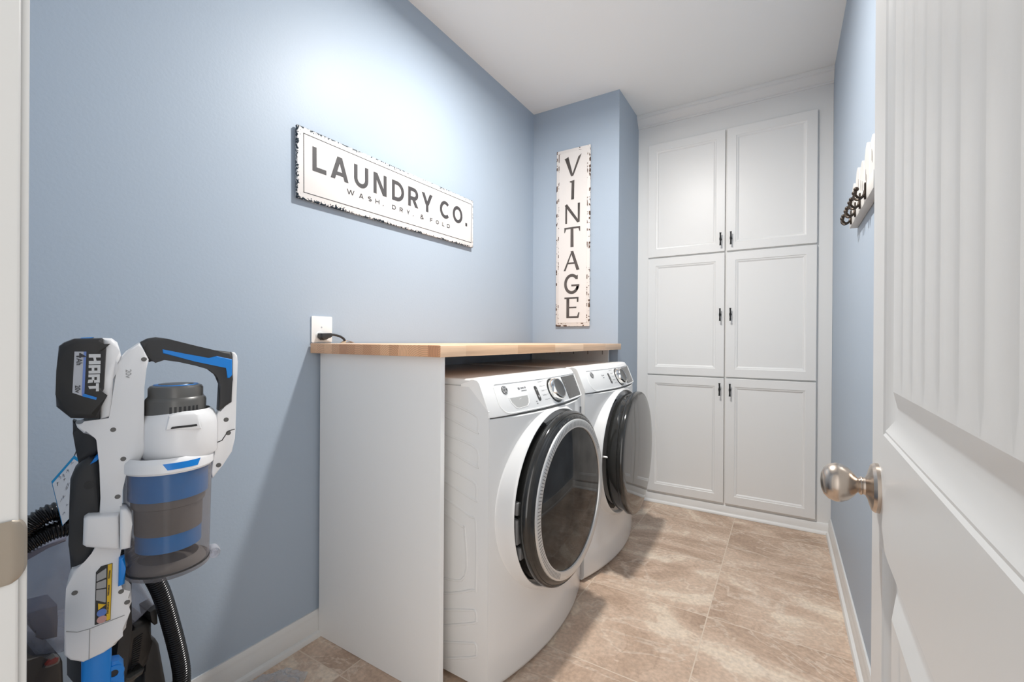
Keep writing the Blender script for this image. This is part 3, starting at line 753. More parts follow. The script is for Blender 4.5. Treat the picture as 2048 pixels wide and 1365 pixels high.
    MB().lathe([(0.0365, 0.0278), (0.0330, 0.0270), (0.0001, 0.0268)], (0, 0, 0), 'z', 56).xf(mt_).build('dial_face', M['dialface'], dl)
    # display
    ds = plate(rrect(0.520, 0.676, 0.004, 0.100, 0.003, 2), 0.0003, 0.0020, 0.01).build('display', M['darkglass'], con)
    mb = MB()
    for i, b2 in enumerate((0.088, 0.077, 0.062, 0.047, 0.030, 0.014)):
        add_text(mb, ('^', '88', 'OK', '--', 'T', '>')[i], 0.0075, lambda a, b: SM(a, b, 0.0024), 0.528, b2)
    for i in range(6):
        add_text(mb, ('Temp', 'Spin', 'Soil', 'Time', 'Delay', 'Steam')[i], 0.0062, lambda a, b: SM(a, b, 0.0024), 0.669, 0.084-i*0.0125, 'R')
    for i in range(4):
        add_text(mb, '+', 0.008, lambda a, b: SM(a, b, 0.0024), 0.558+i*0.026, 0.012)
    mb.build('display_print', M['midgrey'], ds, weld=False)
    # printed cycle names
    mb = MB(); names = ('Normal', 'Whites', 'Towels', 'Bedding', 'Active')
    fz = lambda a, b: SM(a, b, 0.0006)
    for i, nm_ in enumerate(names):
        b2 = 0.093-i*0.0175
        add_text(mb, nm_, 0.0075, fz, 0.334-0.006*abs(i-2)*0+0.0, b2, 'R')
        add_polys(mb, [((0.336, b2+0.0022), (0.356, b2+0.0022), (0.356, b2+0.003), (0.336, b2+0.003))], fz)
        add_text(mb, ('Delicates', 'Quick', 'Rinse', 'Sanitize', 'Steam')[i], 0.0070, fz, 0.470, b2)
    if not dryer:
        for (a_, b_, w_, h_) in ((0.172, 0.077, 0.011, 0.008), (0.188, 0.079, 0.020, 0.005), (0.212, 0.079, 0.008, 0.006), (0.188, 0.070, 0.032, 0.003), (0.250, 0.023, 0.009, 0.004), (0.250, 0.015, 0.009, 0.004)):
            add_polys(mb, [((a_, b_), (a_+w_, b_), (a_+w_, b_+h_), (a_, b_+h_))], fz)
    else:
        for (a_, b_, w_, h_) in ((0.198, 0.070, 0.008, 0.007), (0.212, 0.071, 0.012, 0.005), (0.202, 0.060, 0.016, 0.003)):
            add_polys(mb, [((a_, b_), (a_+w_, b_), (a_+w_, b_+h_), (a_, b_+h_))], fz)
    mb.build('panel_print', M['grey'], con, weld=False)
    # small grey badge on the front, right of the collar
    if not dryer:
        mb = MB(); y_ = W-0.022; x_ = front(y_)
        mb.prism([(y_-0.008, 0.782), (y_+0.006, 0.782), (y_+0.006, 0.842), (y_-0.008, 0.842)], x_-0.006, x_+0.004, 0.002, 2, axis='x'); mb.build('side_badge', M['grey'], t)
    # door
    dcn = Vector((0, C, ZC))
    mb = MB().lathe([(RC+0.002, 0.770), (RC-0.012, 0.786), (RC-0.03, 0.788), (RC-0.05, 0.76)], tuple(dcn), 'x', 72)
    mb.build('door_gasket', M['blackmatte'], t)
    hy = C+0.29
    if dryer:
        X_ = Matrix.Translation((0.80, hy, 0)) @ Matrix.Rotation(math.radians(3.2), 4, 'Z') @ Matrix.Translation((-0.80, -hy, 0))
    else: X_ = Matrix.Identity(4)
    R0 = RC
    ring = MB()
    if dryer:
        ring.lathe([(R0-0.05, 0.778), (R0-0.022, 0.782), (R0-0.012, 0.80), (R0-0.010, 0.832), (R0-0.002, 0.836), (R0+0.002, 0.842), (R0+0.002, 0.860), (R0-0.002, 0.866), (R0-0.010, 0.8675)], tuple(dcn), 'x', 96)
        dr = ring.xf(X_).build('door', M['blackgloss'], t)
        prof = [(R0-0.0095, 0.8672)] + [((R0-0.0105)*(1-k/12), 0.8675+0.0125*(1-(1-k/12)**2)) for k in range(13)]
        MB().lathe(prof, tuple(dcn), 'x', 96).xf(X_).build('door_glass', M['dryerglass'], dr)
        # latch hook on the free edge
        MB().tube([X_ @ Vector((0.79, C-0.287, ZC+0.025)), X_ @ Vector((0.772, C-0.289, ZC+0.026)), X_ @ Vector((0.752, C-0.291, ZC+0.028))], 0.0045, 10).build('door_latch', M['appl_plastic'], dr)
    else:
        ring.lathe([(R0-0.05, 0.785), (R0-0.026, 0.786), (R0-0.022, 0.800), (R0-0.012, 0.812), (R0, 0.824), (R0+0.003, 0.838), (R0, 0.848), (R0-0.006, 0.853), (R0-0.008, 0.852), (R0-0.010, 0.855), (R0-0.020, 0.861), (R0-0.026, 0.8615)], tuple(dcn), 'x', 96)
        dr = ring.build('door', M['blackgloss'], t)
        MB().lathe([(R0-0.0255, 0.8605), (R0-0.0265, 0.8660), (R0-0.029, 0.8675), (R0-0.053, 0.8685), (R0-0.0565, 0.8675), (R0-0.058, 0.8610)], tuple(dcn), 'x', 120).build('door_trim_ring', M['silver'], dr)
        mb = MB()
        for k in range(92):
            th = math.radians(30 + k*2.35)
            c_, s_ = math.cos(th), math.sin(th); c2, s2 = math.cos(th+0.011), math.sin(th+0.011)
            r0_, r1_ = R0-0.051, R0-0.032
            mb.face([(0.8689, C+r0_*c_, ZC+r0_*s_), (0.8683, C+r1_*c_, ZC+r1_*s_), (0.8683, C+r1_*c2, ZC+r1_*s2), (0.8689, C+r0_*c2, ZC+r0_*s2)])
        mb.build('vent_slots', M['grey'], dr, weld=False)
        mb = MB()
        txt = 'ULTRAFRESH VENT SYSTEM'
        for k, ch in enumerate(txt):
            if ch == ' ': continue
            th = math.radians(112 - k*2.3); rr = R0-0.018
            f_ = lambda a, b, th=th, rr=rr: (0.8622+0.001, C - (rr+b)*math.cos(PI-th) + a*math.sin(th), ZC+(rr+b)*math.sin(th)-a*math.cos(th)) if False else (0.8623, C+(rr+b)*math.cos(th)+a*math.sin(th), ZC+(rr+b)*math.sin(th)-a*math.cos(th))
            add_text(mb, ch, 0.011, f_, 0, -0.003, 'C')
        mb.build('ring_lettering', M['midgrey'], dr, weld=False)
        MB().lathe([(R0-0.0575, 0.8625)] + [((R0-0.058)*(1-k/10), 0.863+0.010*(1-(1-k/10)**2)) for k in range(11)], tuple(dcn), 'x', 96).build('door_glass', M['glass'], dr)
        # drum seen faintly behind the glass
        MB().lathe([(R0-0.06, 0.855), (R0-0.075, 0.80), (R0-0.09, 0.70), (R0-0.02, 0.69), (R0-0.02, 0.35), (0.0001, 0.33)], tuple(dcn), 'x', 64).build('drum', M['drum'], t)
        for zz, hh_ in ((0.596, 0.020), (0.522, 0.040), (0.445, 0.020)):
            dz = zz-ZC; yy = C-math.sqrt((R0-0.008)**2-dz**2)
            MB().box(0.784, 0.808, yy-0.001, yy+0.03, zz-hh_, zz+hh_, 0.003).build('hinge', M['grey'], t)
    for fxx in (0.10, 0.66):
        for fyy in (0.07, W-0.07):
            MB().lathe([(0.0001, 0.0005), (0.02, 0.0005), (0.02, 0.012), (0.010, 0.014), (0.010, 0.024)], (fxx, fyy, 0), 'z', 16).build('foot', M['blackmatte'], t)
    return t
M['dryerglass'] = pm('dark_mirror_door_glass', (0.045, 0.044, 0.042), 0.04, ior=2.1)
machine('washing_machine', 'white front-load washer with silver-ringed glass door, nearer of the two machines', 0.157, math.radians(-1.0), False)
machine('dryer', 'white front-load dryer with all-dark mirrored round door, beside the tall cabinet', 0.950, math.radians(-1.2), True)

# ------------------------------------------------------------------ signs
sg = thing('wall_sign', 'long white enamel sign reading LAUNDRY CO. on the blue left wall', 'sign', (0.003, -0.048, 1.649))
sg.rotation_euler = (0, math.radians(0), 0)
SW_, SH_ = 1.066, 0.2655
Mx = Matrix.Rotation(PI/2, 4, 'Z') @ Matrix.Rotation(math.radians(-0.55), 4, 'Y')     # local X runs along the wall, local -Y faces the room
sg.matrix_world = Matrix.Translation((0.003, -0.048, 1.649)) @ Mx
MB().box(0, SW_, -0.016, -0.003, 0, SH_, 0.003, 2).build('board', chipped('chipped_white_enamel', (0.76, 0.735, 0.72), (0.02, 0.032, 0.045), SW_, SH_, 0), sg)
z0 = 0.115; z1 = 0.206
f_ = lambda a, b: (a, -0.0166, b)
for ch, a, c in (('L', 0.012, 0.071), ('A', 0.090, 0.173), ('U', 0.200, 0.273), ('N', 0.301, 0.375), ('D', 0.406, 0.481), ('R', 0.507, 0.575), ('Y', 0.598, 0.676), ('C', 0.736, 0.811), ('O', 0.835, 0.918), ('.', 0.944, 0.961)):
    mb = MB(); a += 0.048; c += 0.048; dz = -0.0096*(a/1.066)+0.002
    add_polys(mb, glyph(ch, a, c, z0+dz, (z1 if ch != '.' else z0+0.018)+dz, 0.0175), f_, (0, -1, 0))
    mb.build('full_stop' if ch == '.' else 'letter', M['ink'], sg, weld=False)
for ch, a, c in (('W', 0.165, 0.202), ('A', 0.225, 0.248), ('S', 0.271, 0.291), ('H', 0.311, 0.334), (',', 0.353, 0.358), ('D', 0.407, 0.429), ('R', 0.453, 0.473), ('Y', 0.497, 0.517), (',', 0.538, 0.543), ('&', 0.589, 0.612), ('F', 0.658, 0.676), ('O', 0.701, 0.723), ('L', 0.750, 0.766), ('D', 0.788, 0.811)):
    mb = MB(); a += 0.048; c += 0.048; dz = -0.0096*(a/1.066)+0.002
    if ch == ',': add_polys(mb, glyph(ch, a, c, 0.0722+dz, 0.0765+dz, 0.0042), f_, (0, -1, 0))
    else: add_polys(mb, glyph(ch, a, c, 0.0722+dz, 0.0925+dz, 0.0042), f_, (0, -1, 0))
    mb.build({',': 'comma', '&': 'ampersand'}.get(ch, 'small_letter'), M['ink'], sg, weld=False)
mb = MB(); b0, b1 = 0.0235, SW_-0.0185; c0, c1 = 0.0245, SH_-0.0225; tw = 0.0028
for q in (((b0, c0), (b1, c0+tw)), ((b0, c1-tw), (b1, c1)), ((b0, c0), (b0+tw, c1)), ((b1-tw, c0), (b1, c1))):
    mb.box(q[0][0], q[1][0], -0.0166, -0.0155, q[0][1], q[1][1])
mb.build('border_line', M['ink'], sg, weld=False)

vs = thing('wall_sign', 'tall narrow white chipped sign reading VINTAGE on the alcove wall', 'sign', (0.189, YC-0.003, 1.232))
VW, VH = 0.2460, 1.198
MB().box(0, VW, -0.013, -0.002, 0, VH, 0.003, 2).build('board', chipped('chipped_cream_enamel', (0.74, 0.695, 0.665), (0.10, 0.055, 0.035), VW, VH, 1), vs)
mb = MB()
mb.prism(rrect(0.022, VW-0.022, 0.024, VH-0.024, 0.004), -0.0145, -0.012, 0.001, 1)
mb.build('raised_field', pm('cream_enamel', (0.74, 0.695, 0.665), 0.45), vs)
mb = MB(); f_ = lambda a, b: (a, -0.0150, b); ox, oz = -0.189, -1.232
def q4(*p): return [tuple((x+ox, z+oz) for x, z in p)]
th, tn = 0.030, 0.017
SQ = [0]
def serif(pl):
    SQ[0] += 1; k = 0.00004*(SQ[0] % 9)
    add_polys(mb, pl, lambda a, b: (a, -0.0150-k, b))
vink = pm('worn_dark_paint', (0.075, 0.062, 0.056), 0.6, mott=0.35)
# V
x0, x1, za, zb = 0.249, 0.374, 2.242, 2.376
serif(q4((0.298, za), (0.314, za), (0.279, zb-0.002), (0.252, zb-0.010))); serif(q4((0.302, za), (0.316, za+0.004), (0.374, zb+0.006), (0.350, zb-0.010)))
serif(q4((0.249, zb-0.012), (0.256, zb-0.018), (0.281, zb-0.001), (0.279, zb+0.001)))
mb.build('letter', vink, vs, weld=False); mb = MB()
# I
za, zb = 2.085, 2.214; serif(q4((0.300, za), (0.321, za), (0.323, zb), (0.303, zb-0.006))); serif(q4((0.289, zb-0.010), (0.303, zb-0.016), (0.323, zb), (0.289, zb-0.004)))
mb.build('letter', vink, vs, weld=False); mb = MB()
# N
za, zb = 1.926, 2.056
serif(q4((0.258, za), (0.271, za), (0.271, zb-0.006), (0.258, zb-0.01))); serif(q4((0.253, zb-0.006), (0.270, zb+0.003), (0.363, za+0.004), (0.345, za))); serif(q4((0.349, za), (0.363, za+0.003), (0.364, zb), (0.348, zb)))
mb.build('letter', vink, vs, weld=False); mb = MB()
# T
za, zb = 1.765, 1.900
serif(q4((0.297, za), (0.320, za), (0.318, zb-0.01), (0.297, zb-0.01))); serif(q4((0.251, zb-0.012), (0.366, zb-0.012), (0.366, zb), (0.251, zb))); serif(q4((0.251, zb-0.036), (0.256, zb-0.034), (0.266, zb-0.008), (0.251, zb-0.004))); serif(q4((0.362, zb-0.034), (0.367, zb-0.034), (0.367, zb-0.004), (0.352, zb-0.008)))
mb.build('letter', vink, vs, weld=False); mb = MB()
# A
za, zb = 1.607, 1.737
serif(q4((0.248, za), (0.262, za), (0.313, zb), (0.302, zb-0.006))); serif(q4((0.342, za), (0.363, za+0.004), (0.318, zb+0.002), (0.298, zb))); serif(q4((0.274, za+0.044), (0.332, za+0.044), (0.328, za+0.055), (0.280, za+0.055)))
mb.build('letter', vink, vs, weld=False); mb = MB()
# G
za, zb = 1.451, 1.583
gp = arc(0.308, (za+zb)/2, 0.046, 0.058, 38, 345, 26)
for i, qd in enumerate(stroke2d(gp, 0.020)):
    add_polys(mb, [tuple((p[0]+ox, p[1]+oz) for p in qd)], f_)
serif(q4((0.340, zb-0.036), (0.352, zb-0.036), (0.352, zb-0.006), (0.340, zb-0.012))); serif(q4((0.305, za+0.050), (0.363, za+0.050), (0.363, za+0.062), (0.305, za+0.062))); serif(q4((0.340, za+0.020), (0.352, za+0.030), (0.360, za+0.056), (0.344, za+0.056)))
mb.build('letter', vink, vs, weld=False); mb = MB()
# E
za, zb = 1.288, 1.428
serif(q4((0.270, za), (0.291, za), (0.291, zb), (0.270, zb))); serif(q4((0.255, zb-0.011), (0.358, zb-0.011), (0.358, zb), (0.255, zb))); serif(q4((0.346, zb-0.034), (0.357, zb-0.034), (0.358, zb), (0.346, zb))); serif(q4((0.270, za), (0.358, za), (0.362, za+0.012), (0.270, za+0.012))); serif(q4((0.346, za+0.004), (0.358, za), (0.366, za+0.036), (0.357, za+0.038))); serif(q4((0.285, za+0.066), (0.343, za+0.066), (0.343, za+0.076), (0.285, za+0.076)))
mb.build('letter', vink, vs, weld=False)

# ------------------------------------------------------------------ outlet, plug and cord
ot = thing('wall_outlet', 'white wall plate with a single outlet just above the countertop', 'outlet', (0, 0.065, 1.155))
MB().prism(rrect(-0.044, 0.044, -0.0335, 0.068, 0.003), 0.0005, 0.0058, 0.0025, 2, axis='x').build('cover_plate', M['plate'], ot)
MB().lathe([(0.0001, 0.0082), (0.0165, 0.0082), (0.0175, 0.0065), (0.0175, 0.004)], (0, -0.0105, -0.008), 'x', 32).build('receptacle', M['plate'], ot)
MB().lathe([(0.0001, 0.0072), (0.0028, 0.0068), (0.0034, 0.0056)], (0, -0.002, 0.026), 'x', 16).build('screw', M['label'], ot)
pg = thing('power_plug', 'black angled plug and short cord in the outlet above the countertop', 'plug', (0.0084, 0.0545, 1.147))
mb = MB()
mb.prism([(-0.012, 0.010), (0.030, 0.012), (0.036, 0.008), (0.036, 0.000), (0.022, -0.003), (0.012, -0.013), (-0.002, -0.016), (-0.013, -0.006)], 0.0, 0.030, 0.004, 2, axis='x')
mb.build('plug_body', M['cordblack'], pg)
pts = spline([(0.015, 0.030, 0.006), (0.016, 0.050, 0.005), (0.020, 0.072, 0.000), (0.024, 0.088, -0.010), (0.026, 0.094, -0.022)], 6)
MB().tube(pts, 0.0046, 12).build('cord', M['cordblack'], pg)
tg = thing('cord_label', 'small tan folded paper label on the countertop under the black cord', 'label', (0.034, 0.150, 1.1187))
mb = MB()
mb.face([(-0.012, -0.018, 0.0005), (0.016, -0.014, 0.0005), (0.018, 0.030, 0.003), (-0.010, 0.034, 0.005)])
mb.face([(-0.012, -0.018, 0.0005), (0.016, -0.014, 0.0005), (0.008, 0.000, 0.012), (-0.006, -0.002, 0.013)])
mb.face([(-0.006, -0.002, 0.013), (0.008, 0.000, 0.012), (0.018, 0.030, 0.004), (-0.010, 0.034, 0.006)])
o = mb.build('paper', M['tan'], tg, smooth=False)
so = o.modifiers.new('thickness', 'SOLIDIFY'); so.thickness = 0.0008

# ------------------------------------------------------------------ picket hook rack on the right wall
hk = thing('hook_rack', 'worn white picket-board rack with dark double hooks on the right wall', 'hook rack', (XR, 0.86, 1.575))
random.seed(3)
for k in range(5):
    yc = 0.24-k*0.105; hgt = (0.165, 0.190, 0.178, 0.200, 0.185)[k]; wd = 0.047
    x1 = -0.012
    poly = [(yc-wd, 0.012), (yc+wd, 0.012), (yc+wd, hgt-0.035), (yc+wd*0.55, hgt-0.008), (yc+0.1*wd, hgt), (yc-wd*0.6, hgt-0.014), (yc-wd, hgt-0.045)]
    p_ = MB().prism(poly, -0.020, -0.008, 0.002, 1, axis='x').build('picket', M['white_wood'], hk)
    for q in range(2):
        mb = MB(); yy = yc+random.uniform(-0.025, 0.025); zz = random.uniform(0.07, 0.13)
        mb.prism([(yy-0.003, zz), (yy, zz-0.016), (yy+0.003, zz), (yy+0.001, zz+0.02)], -0.0208, -0.0195, axis='x')
        mb.build('bare_wood_streak', M['woodgrey'], p_)
MB().box(-0.0265, -0.0005, -0.245, 0.292, 0.004, 0.058, 0.002, 2).build('rail', M['white_wood'], hk)
for k in range(4):
    yc = 0.232-k*0.115
    mb = MB()
    mb.prism(rrect(yc-0.007, yc+0.007, 0.008, 0.060, 0.005), -0.031, -0.0262, 0.001, 1, axis='x')
    for s_, dz in ((-1, 0.0), (1, 0.0)):
        pts = spline([(-0.029, yc, 0.036), (-0.034, yc+s_*0.005, 0.018), (-0.046, yc+s_*0.013, 0.012), (-0.055, yc+s_*0.019, 0.022), (-0.053, yc+s_*0.021, 0.034)], 5)
        mb.tube(pts, 0.0036, 8); mb.sphere((-0.053, yc+s_*0.021, 0.037), 0.0072, 8)
    mb.build('double_hook', M['bronze'], hk, weld=False)

# ------------------------------------------------------------------ stick vacuum
# local x along the vacuum (battery end negative), local y away from the room, local z up
VO = (0.542, -0.674, 0.0); VR = math.atan2(0.956, 0.294)
vac = thing('stick_vacuum', 'white and blue cordless stick vacuum standing upright beside the door jamb', 'vacuum cleaner', VO, VR)
def vp(poly, t0, t1, bev=0.004, seg=3): return MB().prism(poly, -t1, -t0, bev, seg)
HC = (0.0523, 0.0583); CC = (0.0363, 0.0652); KC = (0.0458, 0.0462)
# main frame: spine, neck, battery shelf and lower body in one shell
sp_ = vp([(-0.0412, 1.0864), (-0.0257, 1.1111), (-0.0083, 1.1265), (-0.0026, 1.1145), (0.005, 1.0965), (0.0017, 1.0788), (-0.0009, 1.047), (-0.0012, 0.9881), (0.0019, 0.9385), (-0.0074, 0.9131), (-0.0231, 0.9123), (-0.028, 0.9036), (-0.0293, 0.8715), (-0.0298, 0.8237), (-0.029, 0.7899), (-0.0605, 0.799), (-0.057, 0.8659), (-0.0586, 0.92), (-0.0563, 0.943), (-0.0581, 0.9643), (-0.0612, 0.9706), (-0.0779, 0.9763), (-0.0854, 0.9864), (-0.0878, 0.9947), (-0.078, 0.9919), (-0.044, 0.9942), (-0.0419, 1.0023)], -0.024, 0.024, 0.009, 4).build('frame', M['vacwhite'], vac, angle=50)
mb = vp([(-0.0607, 0.7991), (-0.029, 0.7899), (-0.0303, 0.7712), (-0.0336, 0.7493), (-0.035, 0.7104), (-0.0248, 0.7049), (-0.0227, 0.6931), (-0.0172, 0.6846), (-0.0164, 0.674), (-0.0225, 0.661), (-0.0236, 0.6319), (-0.0316, 0.6233), (-0.0365, 0.6095), (-0.0518, 0.6021), (-0.0769, 0.5978), (-0.0926, 0.6089), (-0.0994, 0.6198), (-0.0986, 0.689), (-0.0973, 0.7281), (-0.0914, 0.7562), (-0.0722, 0.762), (-0.0633, 0.7739)], -0.030, 0.026, 0.0045, 3)
lb = mb.build('lower_body', M['vacwhite'], vac, angle=50)
# parting line and screws
def dot(c, x, y, t, r=0.0035, parent=vac, mat='blackmatte'): pass
for grp, t_, pts_ in (('1', 0.0245, [(-0.0018, 1.0971), (-0.0416, 0.9779), (-0.0284, 0.9259), (-0.0355, 0.8623)]), ('2', 0.0265, [(-0.0873, 0.7174), (-0.0304, 0.6985), (-0.0226, 0.6771)])):
    for s_, z_ in pts_:
        MB().lathe([(0.0001, 0.0), (0.0034, 0.0), (0.0042, 0.0015)], (s_, -t_-0.0004, z_), 'y', 18).build('screw', M['vacgrey'], vac)
for s_, z_ in [(0.1237, 0.9747), (0.1276, 0.9479), (0.1116, 0.8872)]:
    MB().lathe([(0.0001, 0.0), (0.0038, 0.0), (0.0046, 0.001)], (s_, -0.0124-0.0004, z_), 'y', 18).build('screw', M['vacgrey'], vac)
# seam of the lower body
mb = MB(); pts = [(-0.097, 0.6586), (-0.0841, 0.6519), (-0.07, 0.6512), (-0.0256, 0.6561)]
mb.tube([(s_, -0.0263, z_) for s_, z_ in pts], 0.0007, 6); pts = [(-0.0691, 0.6508), (-0.0698, 0.6002)]
mb.tube([(s_, -0.0263, z_) for s_, z_ in pts], 0.0005, 6)
mb.build('parting_line', M['midgrey'], lb, weld=False)
# motor housing barrel
zt = 0.9903; zb = 0.918
hs, hr = HC; 
mb = MB().lathe([(hr-0.012, zt+0.012), (hr-0.006, zt+0.006), (hr-0.001, zt-0.006), (hr, zt-0.014), (hr, zb+0.004), (hr-0.002, zb), (hr-0.02, zb)], (hs, 0, 0), 'z', 72)
mh = mb.build('motor_housing', M['vacwhite'], vac)
# little hood with a slot on the housing
pts = [(0.0268, 0.9742), (0.0315, 0.9972), (0.0383, 1.0004), (0.0683, 0.999), (0.0725, 0.996), (0.0788, 0.97)]
mb = MB().prism(pts, -0.0625, -0.040, 0.003, 2); hd = mb.build('vent_hood', M['vacwhite'], mh)
pts = [(0.0333, 0.9755), (0.0353, 0.9791), (0.0712, 0.9797), (0.0718, 0.9761)]
MB().prism(pts, -0.0634, -0.060).build('vent_slot', M['blackmatte'], hd)
# motor cap
ks, kr = KC; z0 = zt-0.004; z1 = 1.0237; z2 = 1.0421
mb = MB().lathe([(kr, z0), (kr+0.0005, z1-0.004), (kr-0.001, z1), (kr-0.004, z1+0.003), (kr-0.0045, z1+0.006), (kr-0.0045, z2), (kr-0.007, z2+0.004), (kr-0.012, z2+0.006), (kr-0.018, z2+0.0055), (kr-0.020, z2+0.008), (0.0001, z2+0.009)], (ks, 0, 0), 'z', 64)
kc = mb.build('motor_cap', M['vacgrey'], vac)
MB().lathe([(kr-0.0195, z2+0.0058), (kr-0.0195, z2+0.0068), (kr-0.0125, z2+0.0070), (kr-0.0120, z2+0.0058)], (ks, 0, 0), 'z', 64).build('filter_ring', M['vacblue'], kc)
mb = MB(); zz = 1.0042
for k in range(7):
    a_ = math.radians(-100+k*8.5-4); rr = kr+0.0006
    pts = [(ks+rr*math.cos(a_+d), rr*math.sin(a_+d), zz+h) for d, h in ((-0.04, -0.007), (0.04, -0.007), (0.04, 0.007), (-0.04, 0.007))]
    mb.face(pts)
mb.build('vent_slots', M['blackmatte'], kc, weld=False)
# cup collar, clear cup, filter inside
cs_, cr_ = CC; ctp = 0.9174; ccb = 0.8964; cbt = 0.7155
zbb = 0.8466; zm1 = 0.8328; zm2 = 0.7841; zm3 = 0.7535
mb = MB().lathe([(cr_-0.004, ctp+0.006), (cr_+0.002, ctp), (cr_+0.003, ctp-0.004), (cr_+0.003, ccb+0.004), (cr_, ccb), (cr_-0.004, ccb)], (cs_, 0, 0), 'z', 72)
cl = mb.build('cup_collar', M['vacwhite'], vac)
mb = MB(); 
def ang_s(s): return -math.acos(max(-1, min(1, (s-cs_)/(cr_+0.0035))))
pl_ = [(0.0224, 0.9182), (0.0779, 0.926), (0.0735, 0.9077), (0.0293, 0.9056)]
rows_ = []
(sa, za_), (sb, zb_), (sc_, zc_), (sd, zd_) = pl_
for i in range(13):
    u = i/12; r_ = []
    for (s0, zz0, s1, zz1) in ((sa, ctp-0.001, sb, ctp-0.001), (sd, ccb+0.0085, sc_, ccb+0.0085)):
        s = s0+(s1-s0)*u; a_ = ang_s(s); r_.append((cs_+(cr_+0.0036)*math.cos(a_), (cr_+0.0036)*math.sin(a_), zz0))
    rows_.append(r_)
mb.grid(rows_); mb.build('release_button', M['vacblue'], cl)
cup = MB().lathe([(cr_-0.001, ccb+0.001), (cr_, ccb-0.003), (cr_-0.0005, zbb), (cr_-0.003, cbt+0.012), (cr_-0.0035, cbt+0.004), (cr_-0.002, cbt+0.003), (cr_-0.002, cbt-0.003), (cr_-0.006, cbt-0.0055), (0.0001, cbt-0.007)], (cs_, 0, 0), 'z', 72).build('dust_cup', M['smoke'], vac)
MB().lathe([(cr_-0.0055, ccb+0.001), (cr_-0.0055, zbb+0.001), (cr_-0.008, zbb), (cr_-0.016, zbb)], (cs_, 0, 0), 'z', 64).build('cyclone_band', M['dimblue'], cup)
MB().lathe([(cr_-0.010, zbb+0.001), (cr_-0.010, zm1), (cr_-0.014, zm1-0.002), (cr_-0.015, zm2), (cr_-0.018, zm2-0.001)], (cs_, 0, 0), 'z', 48).build('filter_mesh', M['dust'], cup)
MB().lathe([(cr_-0.016, zm2), (cr_-0.016, zm3), (cr_-0.026, zm3-0.004), (0.0001, zm3-0.004)], (cs_, 0, 0), 'z', 48).build('filter_band', M['dimblue'], cup)
MB().lathe([(cr_-0.0026, cbt+0.006), (cr_-0.0026, cbt+0.0025), (cr_-0.010, cbt+0.0025)], (cs_, 0, 0), 'z', 64).build('bottom_seal', M['blackmatte'], cup)
MB().lathe([(cr_-0.02, cbt+0.018), (cr_-0.012, cbt+0.012), (cr_-0.008, cbt+0.004), (0.0001, cbt+0.004)], (cs_, 0, 0), 'z', 48).build('collected_dust', M['dust'], cup)
# clear hinge tab on the far side of the cup, blue latch near the spine
(hs1, hz1), = [(0.1008, 0.7175)]
mb = MB().lathe([(0.0001, -0.012), (0.010, -0.012), (0.011, -0.008), (0.011, 0.008), (0.010, 0.012), (0.0001, 0.012)], (cs_+cr_+0.004, 0, hz1), 'y', 20)
mb.lathe([(0.003, -0.0135), (0.0055, -0.0135), (0.0055, 0.0135), (0.003, 0.0135)], (cs_+cr_+0.004, 0, hz1), 'y', 16)
mb.build('lid_hinge', M['clear'], cup, weld=False)
MB().prism([(-0.0336, 0.7591), (-0.0264, 0.7605), (-0.0244, 0.7396), (-0.0259, 0.7134), (-0.0344, 0.7114)], -0.036, -0.020, 0.003, 2).build('lid_latch', M['vacblue'], cup)
# handle
gr = vp([(-0.0067, 1.1272), (0.0032, 1.1339), (0.0148, 1.1363), (0.0306, 1.1339), (0.051, 1.1276), (0.0721, 1.1211), (0.1052, 1.1116), (0.1305, 1.1083), (0.1333, 1.0981), (0.134, 1.0541), (0.1328, 1.009), (0.1107, 0.9937), (0.1124, 1.0173), (0.1136, 1.0443), (0.114, 1.0592), (0.1099, 1.0675), (0.0941, 1.0749), (0.0723, 1.0833), (0.0471, 1.0908), (0.0268, 1.0947), (0.013, 1.095), (0.0059, 1.0912), (0.0029, 1.1032), (-0.0015, 1.1144)], -0.017, 0.017, 0.010, 4).build('handle_grip', M['grip'], vac, angle=50)
ins = vp([(0.0243, 1.1144), (0.0573, 1.1059), (0.0939, 1.0962), (0.1069, 1.1005), (0.1323, 1.0937), (0.1324, 1.0624), (0.1283, 1.0572), (0.1241, 1.0574), (0.123, 1.0779), (0.1075, 1.0811), (0.0722, 1.091), (0.0251, 1.1071)], 0.014, 0.0182, 0.001, 1).build('grip_insert', M['vacblue'], gr)
hb_ = vp([(0.1322, 1.1084), (0.1384, 1.1067), (0.1422, 1.1005), (0.143, 1.0894), (0.1412, 1.0255), (0.1396, 0.9529), (0.1392, 0.9341), (0.1341, 0.9094), (0.1183, 0.8852), (0.102, 0.8625), (0.099, 0.8752), (0.1022, 0.9097), (0.1089, 0.9289), (0.1032, 0.9392), (0.1031, 0.9744), (0.1114, 0.9935), (0.1317, 1.0075), (0.1339, 1.0537), (0.1342, 1.0952)], -0.013, 0.012, 0.005, 3).build('handle_back', M['vacwhite'], vac, angle=50)
mb = MB(); pts = [(0.1054, 0.931), (0.1168, 0.9347), (0.1272, 0.9519), (0.1385, 0.9543)]
mb.tube([(s_, -0.0122, z_) for s_, z_ in pts], 0.0009, 6).build('parting_line', M['blackmatte'], hb_)
